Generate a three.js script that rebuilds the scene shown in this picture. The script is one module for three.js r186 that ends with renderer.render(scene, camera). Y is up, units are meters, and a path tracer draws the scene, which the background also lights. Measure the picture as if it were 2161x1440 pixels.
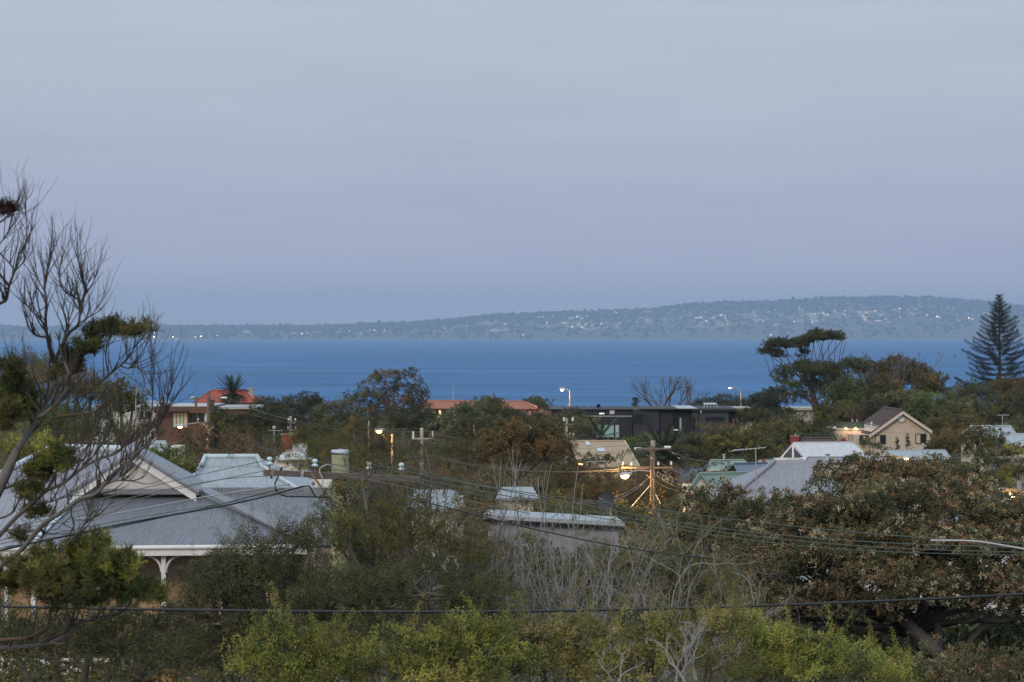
import * as THREE from 'three';
import { mergeGeometries } from 'three/addons/utils/BufferGeometryUtils.js';
import { ImprovedNoise } from 'three/addons/math/ImprovedNoise.js';

// ---------- camera, sky, sun, exposure ----------
const EYE = 24, FOC = 4200, HZ = 711, CX = 1080.5;      // eye height over the sea; focal length, horizon and centre in photograph pixels
const scene = new THREE.Scene();
const camera = new THREE.PerspectiveCamera(2 * Math.atan(720 / FOC) * 180 / Math.PI, 1024 / 682, 0.5, 40000);
camera.position.set(0, EYE, 0);
camera.rotation.x = -Math.atan((720 - HZ) / FOC);
camera.focus = 110;
camera.userData.fStop = 9;
const renderer = new THREE.WebGLRenderer();
renderer.toneMapping = THREE.LinearToneMapping;
renderer.toneMappingExposure = 1.0;
renderer.shadowMap.enabled = true;

// dusk sky: a lavender band near the horizon that pales upward, the same all round, with faint level streaks of thin cloud
const noise3 = new ImprovedNoise();
function skyTexture() {
  const W = 1024, H = 2048, data = new Float32Array(W * H * 4);
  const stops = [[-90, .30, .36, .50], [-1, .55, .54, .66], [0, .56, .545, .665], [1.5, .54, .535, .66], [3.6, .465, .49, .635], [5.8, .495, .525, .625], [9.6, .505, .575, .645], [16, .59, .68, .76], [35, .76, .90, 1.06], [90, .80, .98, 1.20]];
  for (let r = 0; r < H; r++) {
    const e = (r + .5) / H * 180 - 90;
    let k = 0; while (k < stops.length - 2 && stops[k + 1][0] < e) k++;
    const a = stops[k], b = stops[k + 1], t = Math.min(1, Math.max(0, (e - a[0]) / (b[0] - a[0])));
    for (let c = 0; c < W; c++) {
      const az = c / W * Math.PI * 2, x = Math.cos(az), z = Math.sin(az);
      let s = 1;
      if (e > -2) s += 0.05 * noise3.noise(x * 5 + 9, e * .8, z * 5) + 0.034 * noise3.noise(x * 14, e * 2.1 + 4, z * 14 + 7) + 0.014 * noise3.noise(x * 46, e * 4.1 + 4, z * 46 + 7);
      const i = (r * W + c) * 4;
      for (let q = 0; q < 3; q++) data[i + q] = (a[q + 1] + (b[q + 1] - a[q + 1]) * t) * (q === 2 ? 1 + (s - 1) * .7 : s);
      data[i + 3] = 1;
    }
  }
  const t = new THREE.DataTexture(data, W, H, THREE.RGBAFormat, THREE.FloatType);
  t.mapping = THREE.EquirectangularReflectionMapping; t.magFilter = THREE.LinearFilter; t.wrapS = THREE.RepeatWrapping; t.needsUpdate = true;
  return t;
}
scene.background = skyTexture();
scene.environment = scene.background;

// the last glow of the sun that has gone down behind the camera: low, warm, very soft
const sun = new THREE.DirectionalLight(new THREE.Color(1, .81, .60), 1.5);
sun.name = 'evening_glow';
sun.position.set(-45, 62, 110).multiplyScalar(3).add(new THREE.Vector3(0, 10, -200));
sun.target.position.set(0, 10, -200);
sun.shadow.radius = 36;
sun.castShadow = true;
Object.assign(sun.shadow.camera, { left: -260, right: 260, top: 160, bottom: -160, near: 1, far: 1500 });
sun.shadow.mapSize.set(4096, 4096);
scene.add(sun, sun.target);
scene.fog = new THREE.FogExp2(new THREE.Color(.49, .70, 1.0), .80e-4);

// ---------- helpers ----------
const V = (x, y, z) => new THREE.Vector3(x, y, z);
function rng(seed) { let s = seed | 0; return () => { s = (s + 0x6d2b79f5) | 0; let t = Math.imul(s ^ (s >>> 15), 1 | s); t = (t + Math.imul(t ^ (t >>> 7), 61 | t)) ^ t; return ((t ^ (t >>> 14)) >>> 0) / 4294967296; }; }
const px = (x, y, d) => V((x - CX) / FOC * d, EYE + (HZ - y) / FOC * d, -d);
const lerp = (a, b, t) => a + (b - a) * t, clamp = (x, a, b) => Math.min(b, Math.max(a, x));
const sm = (a, b, x) => { const t = clamp((x - a) / (b - a), 0, 1); return t * t * (3 - 2 * t); };
function curve(tab, x) { if (x <= tab[0][0]) return tab[0][1]; for (let i = 1; i < tab.length; i++) if (x <= tab[i][0]) return lerp(tab[i - 1][1], tab[i][1], (x - tab[i - 1][0]) / (tab[i][0] - tab[i - 1][0])); return tab[tab.length - 1][1]; }
const GT = [[-60, -6.2], [0, -7], [30, -7.8], [50, -8.4], [120, -11], [250, -14.2], [330, -16], [450, -19], [560, -23.2], [620, -25.5], [700, -30]];
const ground = (x, z) => EYE + curve(GT, -z) + .35 * noise3.noise(x * .03, z * .03, 5) + .5 * noise3.noise(x * .008, z * .008, 2);

const used = {};
function numbered(n) { used[n] = (used[n] ?? -1) + 1; return used[n] ? n + '_' + String(used[n]).padStart(3, '0') : n; }
function tag(o, label, category, group, kind) { o.userData.label = label; if (category) o.userData.category = category; if (group) o.userData.group = group; if (kind) o.userData.kind = kind; return o; }
class Thing {                       // a Group at the thing's base; part geometry is given in world metres
  constructor(name, label, category, base, group) {
    this.g = new THREE.Group(); this.g.name = numbered(name); this.g.position.copy(base); this.base = base.clone();
    tag(this.g, label, category, group); scene.add(this.g);
  }
  add(name, geo, mat, parent) {
    const geoms = [].concat(geo).map((q) => q.index ? q.toNonIndexed() : q).map(trim);
    const m = new THREE.Mesh(geoms.length > 1 ? mergeGeometries(geoms) : geoms[0], mat);
    m.geometry = m.geometry.clone().translate(-this.base.x, -this.base.y, -this.base.z);
    m.name = name; m.castShadow = m.receiveShadow = true; (parent ?? this.g).add(m); return m;
  }
}
function trim(g) { for (const k of Object.keys(g.attributes)) if (!['position', 'normal', 'uv'].includes(k)) g.deleteAttribute(k); if (!g.attributes.normal) g.computeVertexNormals(); if (!g.attributes.uv) g.setAttribute('uv', new THREE.BufferAttribute(new Float32Array(g.attributes.position.count * 2), 2)); return g; }
function geo(pos, idx, uv) { const g = new THREE.BufferGeometry(); g.setAttribute('position', new THREE.Float32BufferAttribute(pos, 3)); if (uv) g.setAttribute('uv', new THREE.Float32BufferAttribute(uv, 2)); if (idx) g.setIndex(idx); const r = idx ? g.toNonIndexed() : g; r.computeVertexNormals(); return r; }

// frame: origin + turn about y; local x right, y up, z towards the camera
const frame = (o, yaw = 0) => ({ o, m: new THREE.Matrix4().makeRotationY(yaw).setPosition(o) });
const at = (f, x, y, z) => V(x, y, z).applyMatrix4(f.m);
function box(f, x0, x1, y0, y1, z0, z1) { const g = new THREE.BoxGeometry(Math.abs(x1 - x0), Math.abs(y1 - y0), Math.abs(z1 - z0)); g.translate((x0 + x1) / 2, (y0 + y1) / 2, (z0 + z1) / 2); worldUV(g); g.applyMatrix4(f.m); return g; }
function worldUV(g) { const p = g.attributes.position, n = g.attributes.normal, u = g.attributes.uv; for (let i = 0; i < p.count; i++) { const a = Math.abs(n.getX(i)), b = Math.abs(n.getY(i)); if (a > .5) u.setXY(i, p.getZ(i), p.getY(i)); else if (b > .5) u.setXY(i, p.getX(i), p.getZ(i)); else u.setXY(i, p.getX(i), p.getY(i)); } }
// flat slab: convex polygon of world points, thickened downward along its normal
function slab(pts, th = .05) {
  const n = new THREE.Vector3().crossVectors(pts[1].clone().sub(pts[0]), pts[2].clone().sub(pts[0])).normalize(); if (n.y < 0) n.negate();
  const u = pts[1].clone().sub(pts[0]).normalize(), v = new THREE.Vector3().crossVectors(n, u);
  const low = pts.map((p) => p.clone().addScaledVector(n, -th)), pos = [], uv = [], k = pts.length;
  const tri = (a, b, c) => { for (const q of [a, b, c]) { pos.push(q.x, q.y, q.z); const r = q.clone().sub(pts[0]); uv.push(r.dot(u), r.dot(v)); } };
  const flip = new THREE.Vector3().crossVectors(pts[1].clone().sub(pts[0]), pts[2].clone().sub(pts[0])).dot(n) < 0;
  for (let i = 1; i < k - 1; i++) { if (flip) { tri(pts[0], pts[i + 1], pts[i]); tri(low[0], low[i], low[i + 1]); } else { tri(pts[0], pts[i], pts[i + 1]); tri(low[0], low[i + 1], low[i]); } }
  for (let i = 0; i < k; i++) { const j = (i + 1) % k; if (flip) { tri(pts[i], pts[j], low[j]); tri(pts[i], low[j], low[i]); } else { tri(pts[i], low[j], pts[j]); tri(pts[i], low[i], low[j]); } }
  return geo(pos, null, uv);
}
// corrugated sheet on a convex polygon; pts[0] to pts[1] runs along the eave, waves run up the slope
function sheet(pts, pitch = .076, amp = .009, per = 6) {
  const u = pts[1].clone().sub(pts[0]).normalize(), n = new THREE.Vector3().crossVectors(u, pts[2].clone().sub(pts[0])).normalize(); if (n.y < 0) n.negate();
  const v = new THREE.Vector3().crossVectors(n, u), P = pts.map((p) => { const r = p.clone().sub(pts[0]); return [r.dot(u), r.dot(v)]; });
  const u0 = Math.min(...P.map((p) => p[0])), u1 = Math.max(...P.map((p) => p[0])), span = (x) => { let a = 1e9, b = -1e9; for (let i = 0; i < P.length; i++) { const [p, q] = [P[i], P[(i + 1) % P.length]]; if ((p[0] - x) * (q[0] - x) <= 0 && p[0] !== q[0]) { const t = (x - p[0]) / (q[0] - p[0]), y = lerp(p[1], q[1], t); a = Math.min(a, y); b = Math.max(b, y); } } return [a, b]; };
  const pos = [], uv = [], idx = []; let k = 0; const N = Math.max(2, Math.round((u1 - u0) / pitch * per));
  for (let i = 0; i <= N; i++) {
    const x = clamp(u0 + (u1 - u0) * i / N, u0 + 1e-4, u1 - 1e-4), [a, b] = span(x), h = amp * Math.sin(x / pitch * Math.PI * 2);
    for (const y of [a, b]) { const q = pts[0].clone().addScaledVector(u, x).addScaledVector(v, y).addScaledVector(n, h); pos.push(q.x, q.y, q.z); uv.push(x, y); }
    if (i) idx.push(k - 2, k, k - 1, k - 1, k, k + 1); k += 2;
  }
  const g = new THREE.BufferGeometry(); g.setAttribute('position', new THREE.Float32BufferAttribute(pos, 3)); g.setAttribute('uv', new THREE.Float32BufferAttribute(uv, 2)); g.setIndex(idx); g.computeVertexNormals(); return g.toNonIndexed();
}
// tapered tube through points
function tube(pts, r0, r1 = r0, sides = 6, cap = true) {
  const pos = [], idx = [], uv = [], n = pts.length, d = V(0, 0, 0), s = V(0, 0, 0), t = V(0, 0, 0); let len = 0;
  for (let i = 0; i < n; i++) {
    d.copy(pts[Math.min(n - 1, i + 1)]).sub(pts[Math.max(0, i - 1)]).normalize();
    if (!i) { s.set(Math.abs(d.y) > .9 ? 1 : 0, Math.abs(d.y) > .9 ? 0 : 1, 0); } s.addScaledVector(d, -s.dot(d)).normalize(); t.crossVectors(d, s);
    if (i) len += pts[i].distanceTo(pts[i - 1]);
    const r = typeof r0 === 'function' ? r0(i / (n - 1)) : lerp(r0, r1, i / (n - 1));
    for (let k = 0; k < sides; k++) { const a = k / sides * Math.PI * 2, c = Math.cos(a) * r, e = Math.sin(a) * r; pos.push(pts[i].x + s.x * c + t.x * e, pts[i].y + s.y * c + t.y * e, pts[i].z + s.z * c + t.z * e); uv.push(k / sides, len); }
    if (i) for (let k = 0; k < sides; k++) { const a = (i - 1) * sides + k, b = (i - 1) * sides + (k + 1) % sides; idx.push(a, b, a + sides, b, b + sides, a + sides); }
  }
  if (cap) { for (const e of [0, n - 1]) for (let k = 1; k < sides - 1; k++) e ? idx.push(e * sides, e * sides + k, e * sides + k + 1) : idx.push(0, k + 1, k); }
  const g = new THREE.BufferGeometry(); g.setAttribute('position', new THREE.Float32BufferAttribute(pos, 3)); g.setAttribute('uv', new THREE.Float32BufferAttribute(uv, 2)); g.setIndex(idx); g.computeVertexNormals(); return g.toNonIndexed();
}
const bar = (a, b, r, r1 = r, sides = 6) => tube([a, b], r, r1, sides);
function smooth(pts, n) { return new THREE.CatmullRomCurve3(pts, false, 'centripetal').getPoints(n); }

// textures: colour grain around 1
function grainTex(seed, size, scales, lo, hi, tint) {
  const data = new Uint8Array(size * size * 4), per = (x, y, s, sy, z) => { const a = x / size, b = y / size, A = a * Math.PI * 2, B = b * Math.PI * 2; return noise3.noise(Math.cos(A) * s + Math.cos(B) * sy * .01 + seed, Math.sin(A) * s + Math.sin(B) * sy, Math.cos(B) * sy + z); };
  for (let y = 0; y < size; y++) for (let x = 0; x < size; x++) {
    let v = 0, w = 0; for (const [s, sy, a] of scales) { v += a * per(x, y, s, sy, seed * 3.7 + s); w += a; }
    const k = lerp(lo, hi, clamp(v / w * .9 + .5, 0, 1)), i = (y * size + x) * 4, q = tint ? clamp(v / w * .9 + .5, 0, 1) : 0;
    for (let c = 0; c < 3; c++) data[i + c] = clamp(255 * k * (tint ? lerp(1, tint[c], q) : 1), 0, 255); data[i + 3] = 255;
  }
  const t = new THREE.DataTexture(data, size, size); t.magFilter = THREE.LinearFilter; t.minFilter = THREE.LinearMipmapLinearFilter; t.wrapS = t.wrapT = THREE.RepeatWrapping; t.colorSpace = THREE.SRGBColorSpace; t.needsUpdate = true; return t;
}
const rep = (t, x, y = x) => { const c = t.clone(); c.repeat.set(x, y); c.needsUpdate = true; return c; };
const TX = { mottle: grainTex(1, 256, [[2, 2, 1], [6, 6, .8], [16, 16, .6], [34, 34, .4]], .86, 1.0), streak: grainTex(2, 256, [[9, 1.2, 1], [26, 2.5, .8], [3, 3, .7]], .80, 1.0), wood: grainTex(3, 256, [[14, 1, 1], [34, 2, .7], [3, 2, .6]], .7, 1.0) };
const lin = (r, g, b) => new THREE.Color().setRGB(r, g, b);
const mat = (r, g, b, o = {}) => new THREE.MeshStandardMaterial({ color: lin(r, g, b), roughness: .8, ...o });
const M = {
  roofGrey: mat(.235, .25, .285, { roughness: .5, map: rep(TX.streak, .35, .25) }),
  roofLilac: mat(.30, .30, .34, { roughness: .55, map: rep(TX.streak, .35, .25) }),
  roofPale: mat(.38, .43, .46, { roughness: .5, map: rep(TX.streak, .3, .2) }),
  roofWhite: mat(.62, .64, .66, { roughness: .5, map: rep(TX.streak, .2, .2) }),
  roofGreen: mat(.26, .36, .31, { roughness: .5, map: rep(TX.streak, .3, .2) }),
  roofBlue: mat(.10, .13, .20, { roughness: .45, map: rep(TX.streak, .3, .2) }),
  roofTan: mat(.42, .33, .23, { roughness: .8, map: rep(TX.mottle, .25) }),
  roofBrown: mat(.10, .066, .058, { roughness: .85, map: rep(TX.mottle, .3) }),
  roofRed: mat(.40, .075, .045, { roughness: .8, map: rep(TX.mottle, .25) }),
  terracotta: mat(.40, .155, .095, { roughness: .85, map: rep(TX.mottle, .4) }),
  cap: mat(.22, .235, .265, { roughness: .5, map: rep(TX.streak, .5) }),
  capBlue: mat(.44, .52, .57, { roughness: .45 }),
  white: mat(.78, .785, .785, { roughness: .6, map: rep(TX.mottle, .3) }),
  gable: mat(.60, .58, .545, { map: rep(TX.mottle, .4) }),
  cream: mat(.50, .34, .21, { map: rep(TX.mottle, .5) }),
  creamPale: mat(.62, .55, .42, { map: rep(TX.mottle, .4) }),
  beige: mat(.62, .515, .41, { map: rep(TX.mottle, .25) }),
  beigeTrim: mat(.70, .60, .48, { map: rep(TX.mottle, .3) }),
  brownWall: mat(.115, .062, .044, { map: rep(TX.mottle, .4) }),
  char1: mat(.015, .017, .026, { roughness: .7, map: rep(TX.mottle, .2) }), char2: mat(.027, .029, .038, { roughness: .7, map: rep(TX.mottle, .2) }), char3: mat(.048, .05, .058, { roughness: .7, map: rep(TX.mottle, .2) }),
  brick: mat(.34, .055, .045, { map: rep(TX.mottle, .8) }), mortar: mat(.25, .13, .11),
  concrete: mat(.42, .39, .34, { map: rep(TX.mottle, .3) }),
  glass: new THREE.MeshPhysicalMaterial({ color: lin(.02, .025, .03), roughness: .08, metalness: 0, specularIntensity: 1 }),
  blind: mat(.52, .44, .34), tealBlind: mat(.28, .46, .43), frost: mat(.36, .45, .45),
  frameDark: mat(.05, .045, .04), screenGlass: new THREE.MeshPhysicalMaterial({ color: lin(.10, .16, .14), roughness: .15, transmission: .55, thickness: 0 }),
  pole: mat(.27, .21, .16, { map: rep(TX.wood, 4, .4), bumpMap: rep(TX.wood, 4, .4), bumpScale: .01 }),
  poleGreen: mat(.50, .50, .33, { map: rep(TX.wood, 4, .5), bumpMap: rep(TX.wood, 4, .5), bumpScale: .008 }),
  armWood: mat(.17, .145, .12, { map: rep(TX.wood, 3, .5) }), armEnd: mat(.42, .27, .17),
  galv: mat(.42, .44, .46, { roughness: .45, metalness: .35 }), capMetal: mat(.50, .54, .62, { roughness: .4, metalness: .3 }), steelRust: mat(.30, .21, .14, { map: rep(TX.mottle, 2) }),
  ceramic: new THREE.MeshPhysicalMaterial({ color: lin(.50, .66, .68), roughness: .18, clearcoat: .6 }), ceramicWhite: mat(.66, .68, .68, { roughness: .25 }),
  wire: mat(.14, .13, .12, { roughness: .6 }), cableBlack: mat(.012, .014, .018, { roughness: .5 }), cableGreen: mat(.055, .085, .07, { roughness: .5 }), cablePale: mat(.42, .42, .42),
  bark: mat(.14, .115, .10, { map: rep(TX.wood, 2, .8) }), barkGrey: mat(.26, .235, .22, { map: rep(TX.wood, 2, .8), bumpMap: rep(TX.wood, 3, 2), bumpScale: .006 }), barkPale: mat(.44, .42, .40, { map: rep(TX.wood, 2, .8) }), barkRed: mat(.15, .085, .06, { map: rep(TX.wood, 2, .6) }), barkDark: mat(.085, .070, .062, { map: rep(TX.wood, 2, .8) }),
};
// ---------- ground, sea, far shore ----------
{
  const pos = [], uv = [], idx = [], nx = 90, nz = 90;
  for (let j = 0; j <= nz; j++) for (let i = 0; i <= nx; i++) { const z = 60 - j / nz * 760, x = lerp(-1, 1, i / nx) * 460; pos.push(x, ground(x, z), z); uv.push(x, z); if (i && j) { const a = j * (nx + 1) + i; idx.push(a - nx - 2, a, a - 1, a - nx - 2, a - nx - 1, a); } }
  const g = new THREE.BufferGeometry(); g.setAttribute('position', new THREE.Float32BufferAttribute(pos, 3)); g.setAttribute('uv', new THREE.Float32BufferAttribute(uv, 2)); g.setIndex(idx); g.computeVertexNormals();
  const m = new THREE.Mesh(g, mat(.045, .042, .025, { roughness: 1, map: rep(TX.mottle, .12) })); m.name = 'ground'; m.receiveShadow = true; tag(m, 'dark sandy slope falling to the sea under the trees', 'ground', null, 'structure'); scene.add(m);
}
{
  const S = 512, data = new Uint8Array(S * S * 4), bump = new Uint8Array(S * S * 4);
  for (let y = 0; y < S; y++) for (let x = 0; x < S; x++) {
    const A = x / S * Math.PI * 2, B = y / S * Math.PI * 2, n = (s) => noise3.noise(Math.cos(A) * s + 3, Math.sin(A) * s + Math.cos(B) * s * 1.3, Math.sin(B) * s * 1.3 + s);
    const v = .5 * n(1.5) + .45 * n(4) + .4 * n(10) + .3 * n(24), h = n(20) * .5 + n(44) * .5, i = (y * S + x) * 4, k = clamp(.86 + .22 * v, 0, 1);
    data[i] = 255 * k; data[i + 1] = 255 * clamp(k + .01, 0, 1); data[i + 2] = 255 * clamp(k + .02, 0, 1); data[i + 3] = 255;
    bump[i] = bump[i + 1] = bump[i + 2] = clamp(128 + 110 * h, 0, 255); bump[i + 3] = 255;
  }
  const mk = (d, srgb) => { const t = new THREE.DataTexture(d, S, S); t.wrapS = t.wrapT = THREE.RepeatWrapping; t.magFilter = THREE.LinearFilter; if (srgb) t.colorSpace = THREE.SRGBColorSpace; t.needsUpdate = true; return t; };
  const m = new THREE.MeshPhysicalMaterial({ color: lin(.055, .21, .455), roughness: .5, specularIntensity: .15, map: rep(mk(data, true), 1 / 2600, 1 / 900), bumpMap: rep(mk(bump), 1 / 60), bumpScale: 1.2 });
  const g = geo([-9000, 0, -540, 9000, 0, -540, 9000, 0, -15090, -9000, 0, -15090], [0, 1, 2, 0, 2, 3], [-9000, -540, 9000, -540, 9000, -15090, -9000, -15090]);
  const sea = new THREE.Mesh(g, m); sea.name = 'sea'; sea.receiveShadow = true; tag(sea, 'calm blue sea across the middle of the view', 'sea', null, 'structure'); scene.add(sea);
}
// far shore: ridge profile (photograph x, y) at 11.6 km, waterline at 10 km
const RIDGE = [[-700, 694], [0, 692], [330, 691], [520, 690], [700, 689], [780, 685], [860, 683], [920, 679], [975, 673], [1040, 667], [1100, 663], [1160, 661], [1230, 659], [1300, 657], [1385, 653], [1410, 649], [1455, 643], [1500, 640], [1545, 638], [1600, 639], [1680, 634], [1750, 630], [1800, 630], [1850, 628], [1910, 628], [1965, 629], [2020, 634], [2080, 638], [2161, 648], [2700, 668], [3200, 690]];
const SHORE = 15000, RD = 2400;
function farH(x, t) { const d = SHORE + RD * clamp(t, 0, 1), p = CX + x / d * FOC, pr = CX + x / (SHORE + RD) * FOC, top = EYE + (HZ - curve(RIDGE, lerp(p, pr, .5))) / FOC * (SHORE + RD); const s = t <= 1 ? .07 * sm(0, .03, t) + .93 * Math.pow(clamp(t, 0, 1), .85) : 1 - .25 * (t - 1); return top * s * (1 + .10 * noise3.noise(x * .0014, t * 4, 3) * Math.min(1, 4 * Math.abs(1 - t))) - 2 * (t < .001); }
{
  const pos = [], uv = [], idx = [], nx = 240, nz = 34;
  for (let j = 0; j <= nz; j++) for (let i = 0; i <= nx; i++) { const t = j / nz * 1.5, x = lerp(-6900, 7500, i / nx); pos.push(x, farH(x, t), -(SHORE + RD * t)); uv.push(x, t * RD); if (i && j) { const a = j * (nx + 1) + i; idx.push(a - nx - 2, a, a - 1, a - nx - 2, a - nx - 1, a); } }
  const g = new THREE.BufferGeometry(); g.setAttribute('position', new THREE.Float32BufferAttribute(pos, 3)); g.setAttribute('uv', new THREE.Float32BufferAttribute(uv, 2)); g.setIndex(idx); g.computeVertexNormals();
  const m = new THREE.Mesh(g, mat(.15, .15, .115, { roughness: 1, map: rep(TX.mottle, 1 / 900, 1 / 600) })); m.name = 'far_hill'; m.receiveShadow = true; tag(m, 'hazy low hill along the far shore of the bay', 'hill', null, 'structure'); scene.add(m);
}
function lump(seed, detail = 1) { const g = new THREE.IcosahedronGeometry(1, detail), p = g.attributes.position; for (let i = 0; i < p.count; i++) { const k = 1 + .35 * noise3.noise(p.getX(i) * 1.7 + seed, p.getY(i) * 1.7, p.getZ(i) * 1.7); p.setXYZ(i, p.getX(i) * k, p.getY(i) * k, p.getZ(i) * k); } g.computeVertexNormals(); return g; }
{
  const R = rng(71), N = 11000, im = new THREE.InstancedMesh(lump(3), mat(1, 1, 1, { roughness: 1 }), N), o = new THREE.Object3D(), c = new THREE.Color();
  for (let i = 0; i < N; i++) {
    const ridge = i < 3200, t = ridge ? .95 + R() * .12 : R() < .72 ? 1 - .42 * Math.pow(R(), 1.3) * (.6 + .8 * (noise3.noise(i * .013, 1, 1) + .5)) : R() * .6 + .02, x = lerp(-5400, 6000, R()), s = ridge ? 4 + 9 * R() * R() : 7 + 12 * R();
    o.position.set(x, farH(x, t) + s * .25, -(SHORE + RD * t)); o.rotation.set(R() * 6, R() * 6, R() * 6); o.scale.set(s * (1 + R()), s * .8, s); o.updateMatrix(); im.setMatrixAt(i, o.matrix);
    const k = .6 + .7 * R(); im.setColorAt(i, c.setRGB(.045 * k, .052 * k, .034 * k));
  }
  im.name = 'far_woodland'; tag(im, 'distant woodland covering the hazy hill across the bay', 'woodland', null, 'stuff'); scene.add(im);
}
const onFar = (p, t) => { const d = SHORE + RD * t, x = (p - CX) / FOC * d; return V(x, farH(x, t), -d); };
{ // pale houses of the town on the far hillside
  const R = rng(5), wall = [mat(.72, .68, .64), mat(.80, .79, .77), mat(.60, .54, .50), mat(.76, .64, .56)], roof = [mat(.30, .24, .22), mat(.45, .46, .48), mat(.22, .22, .25)];
  const kinds = []; for (let k = 0; k < 4; k++) { const w = 12 + 4 * k, f = frame(V(0, 0, 0)); kinds.push([box(f, -w / 2, w / 2, -6, 6.5, -5, 5), slab([V(-w / 2 - .5, 6.4, 5.5), V(w / 2 + .5, 6.4, 5.5), V(w / 2 - 2, 10, 0), V(-w / 2 + 2, 10, 0)], .3)]); }
  const spots = []; const put = (n, x0, x1, t0, t1) => { let cx = 0, ct = 0, sl = 0; for (let i = 0; i < n; i++) { if (i % 7 === 0) { cx = lerp(x0, x1, R()); ct = lerp(t0, t1, R()); sl = (R() - .5) * .004; } const du = (R() - .5) * 70; spots.push(R() < .3 ? [lerp(x0, x1, R()), lerp(t0, t1, R())] : [clamp(cx + du, x0, x1), clamp(ct + sl * du + (R() - .5) * .04, t0 * .8, t1)]); } };
  put(74, 1180, 1570, .22, .86); put(22, 960, 1180, .2, .7); put(60, 1580, 1900, .24, .66); put(22, 1900, 2090, .3, .78); put(12, 1960, 2090, .84, .96); put(15, 520, 720, .25, .6); put(8, 700, 950, .2, .5); put(6, 60, 320, .2, .5);
  for (const [p, t] of spots) {
    const q = onFar(p, t), k = kinds[Math.floor(R() * 4)], h = new Thing('far_house', 'small pale house on the hazy hillside across the bay', 'house', q, 'houses on the far hillside');
    h.g.rotation.y = (R() - .5) * .8; const s = 1.15 + R() * 1.1; h.g.scale.set(s * 1.3, s * .85, s);
    const w = new THREE.Mesh(k[0], wall[Math.floor(R() * 4)]), r = new THREE.Mesh(k[1], roof[Math.floor(R() * 3)]); w.name = 'wall'; r.name = 'roof'; h.g.add(w, r);
  }
}
const glow = (r, g, b, k) => new THREE.MeshStandardMaterial({ color: lin(.6, .5, .4), emissive: lin(r, g, b), emissiveIntensity: k, roughness: .5 });
{ // lamps burning on the far shore
  const R = rng(19), warm = glow(1, .62, .30, 60), cool = glow(1, .90, .75, 42), post = mat(.2, .2, .2), gB = new THREE.SphereGeometry(1.5, 8, 6), gP = new THREE.CylinderGeometry(.3, .4, 9, 5).translate(0, -5, 0);
  const spots = []; const put = (n, x0, x1, t0, t1) => { let cx = 0, ct = 0, sl = 0; for (let i = 0; i < n; i++) { if (i % 7 === 0) { cx = lerp(x0, x1, R()); ct = lerp(t0, t1, R()); sl = (R() - .5) * .004; } const du = (R() - .5) * 70; spots.push(R() < .3 ? [lerp(x0, x1, R()), lerp(t0, t1, R())] : [clamp(cx + du, x0, x1), clamp(ct + sl * du + (R() - .5) * .04, t0 * .8, t1)]); } };
  put(84, 1190, 1570, .2, .9); put(20, 930, 1190, .1, .75); put(56, 1580, 1900, .22, .68); put(28, 1900, 2100, .25, .85); put(7, 560, 900, .2, .5);
  spots.push([412, .02], [424, .04], [458, .06], [365, .02], [325, .02], [325, .3], [1104, .03], [1627, .02], [1890, .46], [1846, .56], [1823, .38]);
  spots.forEach(([p, t], i) => {
    const q = onFar(p, t).add(V(0, 13, 0)), big = i > spots.length - 12;
    const l = new THREE.Group(); l.name = numbered('far_lamp'); l.position.copy(q); tag(l, big ? 'bright lamp on the far shore or slope across the bay' : 'tiny lamp burning among the houses across the bay', 'lamp', big ? 'brighter far lamps' : 'lamps across the bay');
    const b = new THREE.Mesh(gB, R() < .65 ? warm : cool), s = (big ? 1.3 : .55 + .8 * R() * R()); b.scale.setScalar(s); b.name = 'lamp_globe'; const c = new THREE.Mesh(gP, post); c.name = 'lamp_post'; l.add(b, c); scene.add(l);
  });
}
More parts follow.
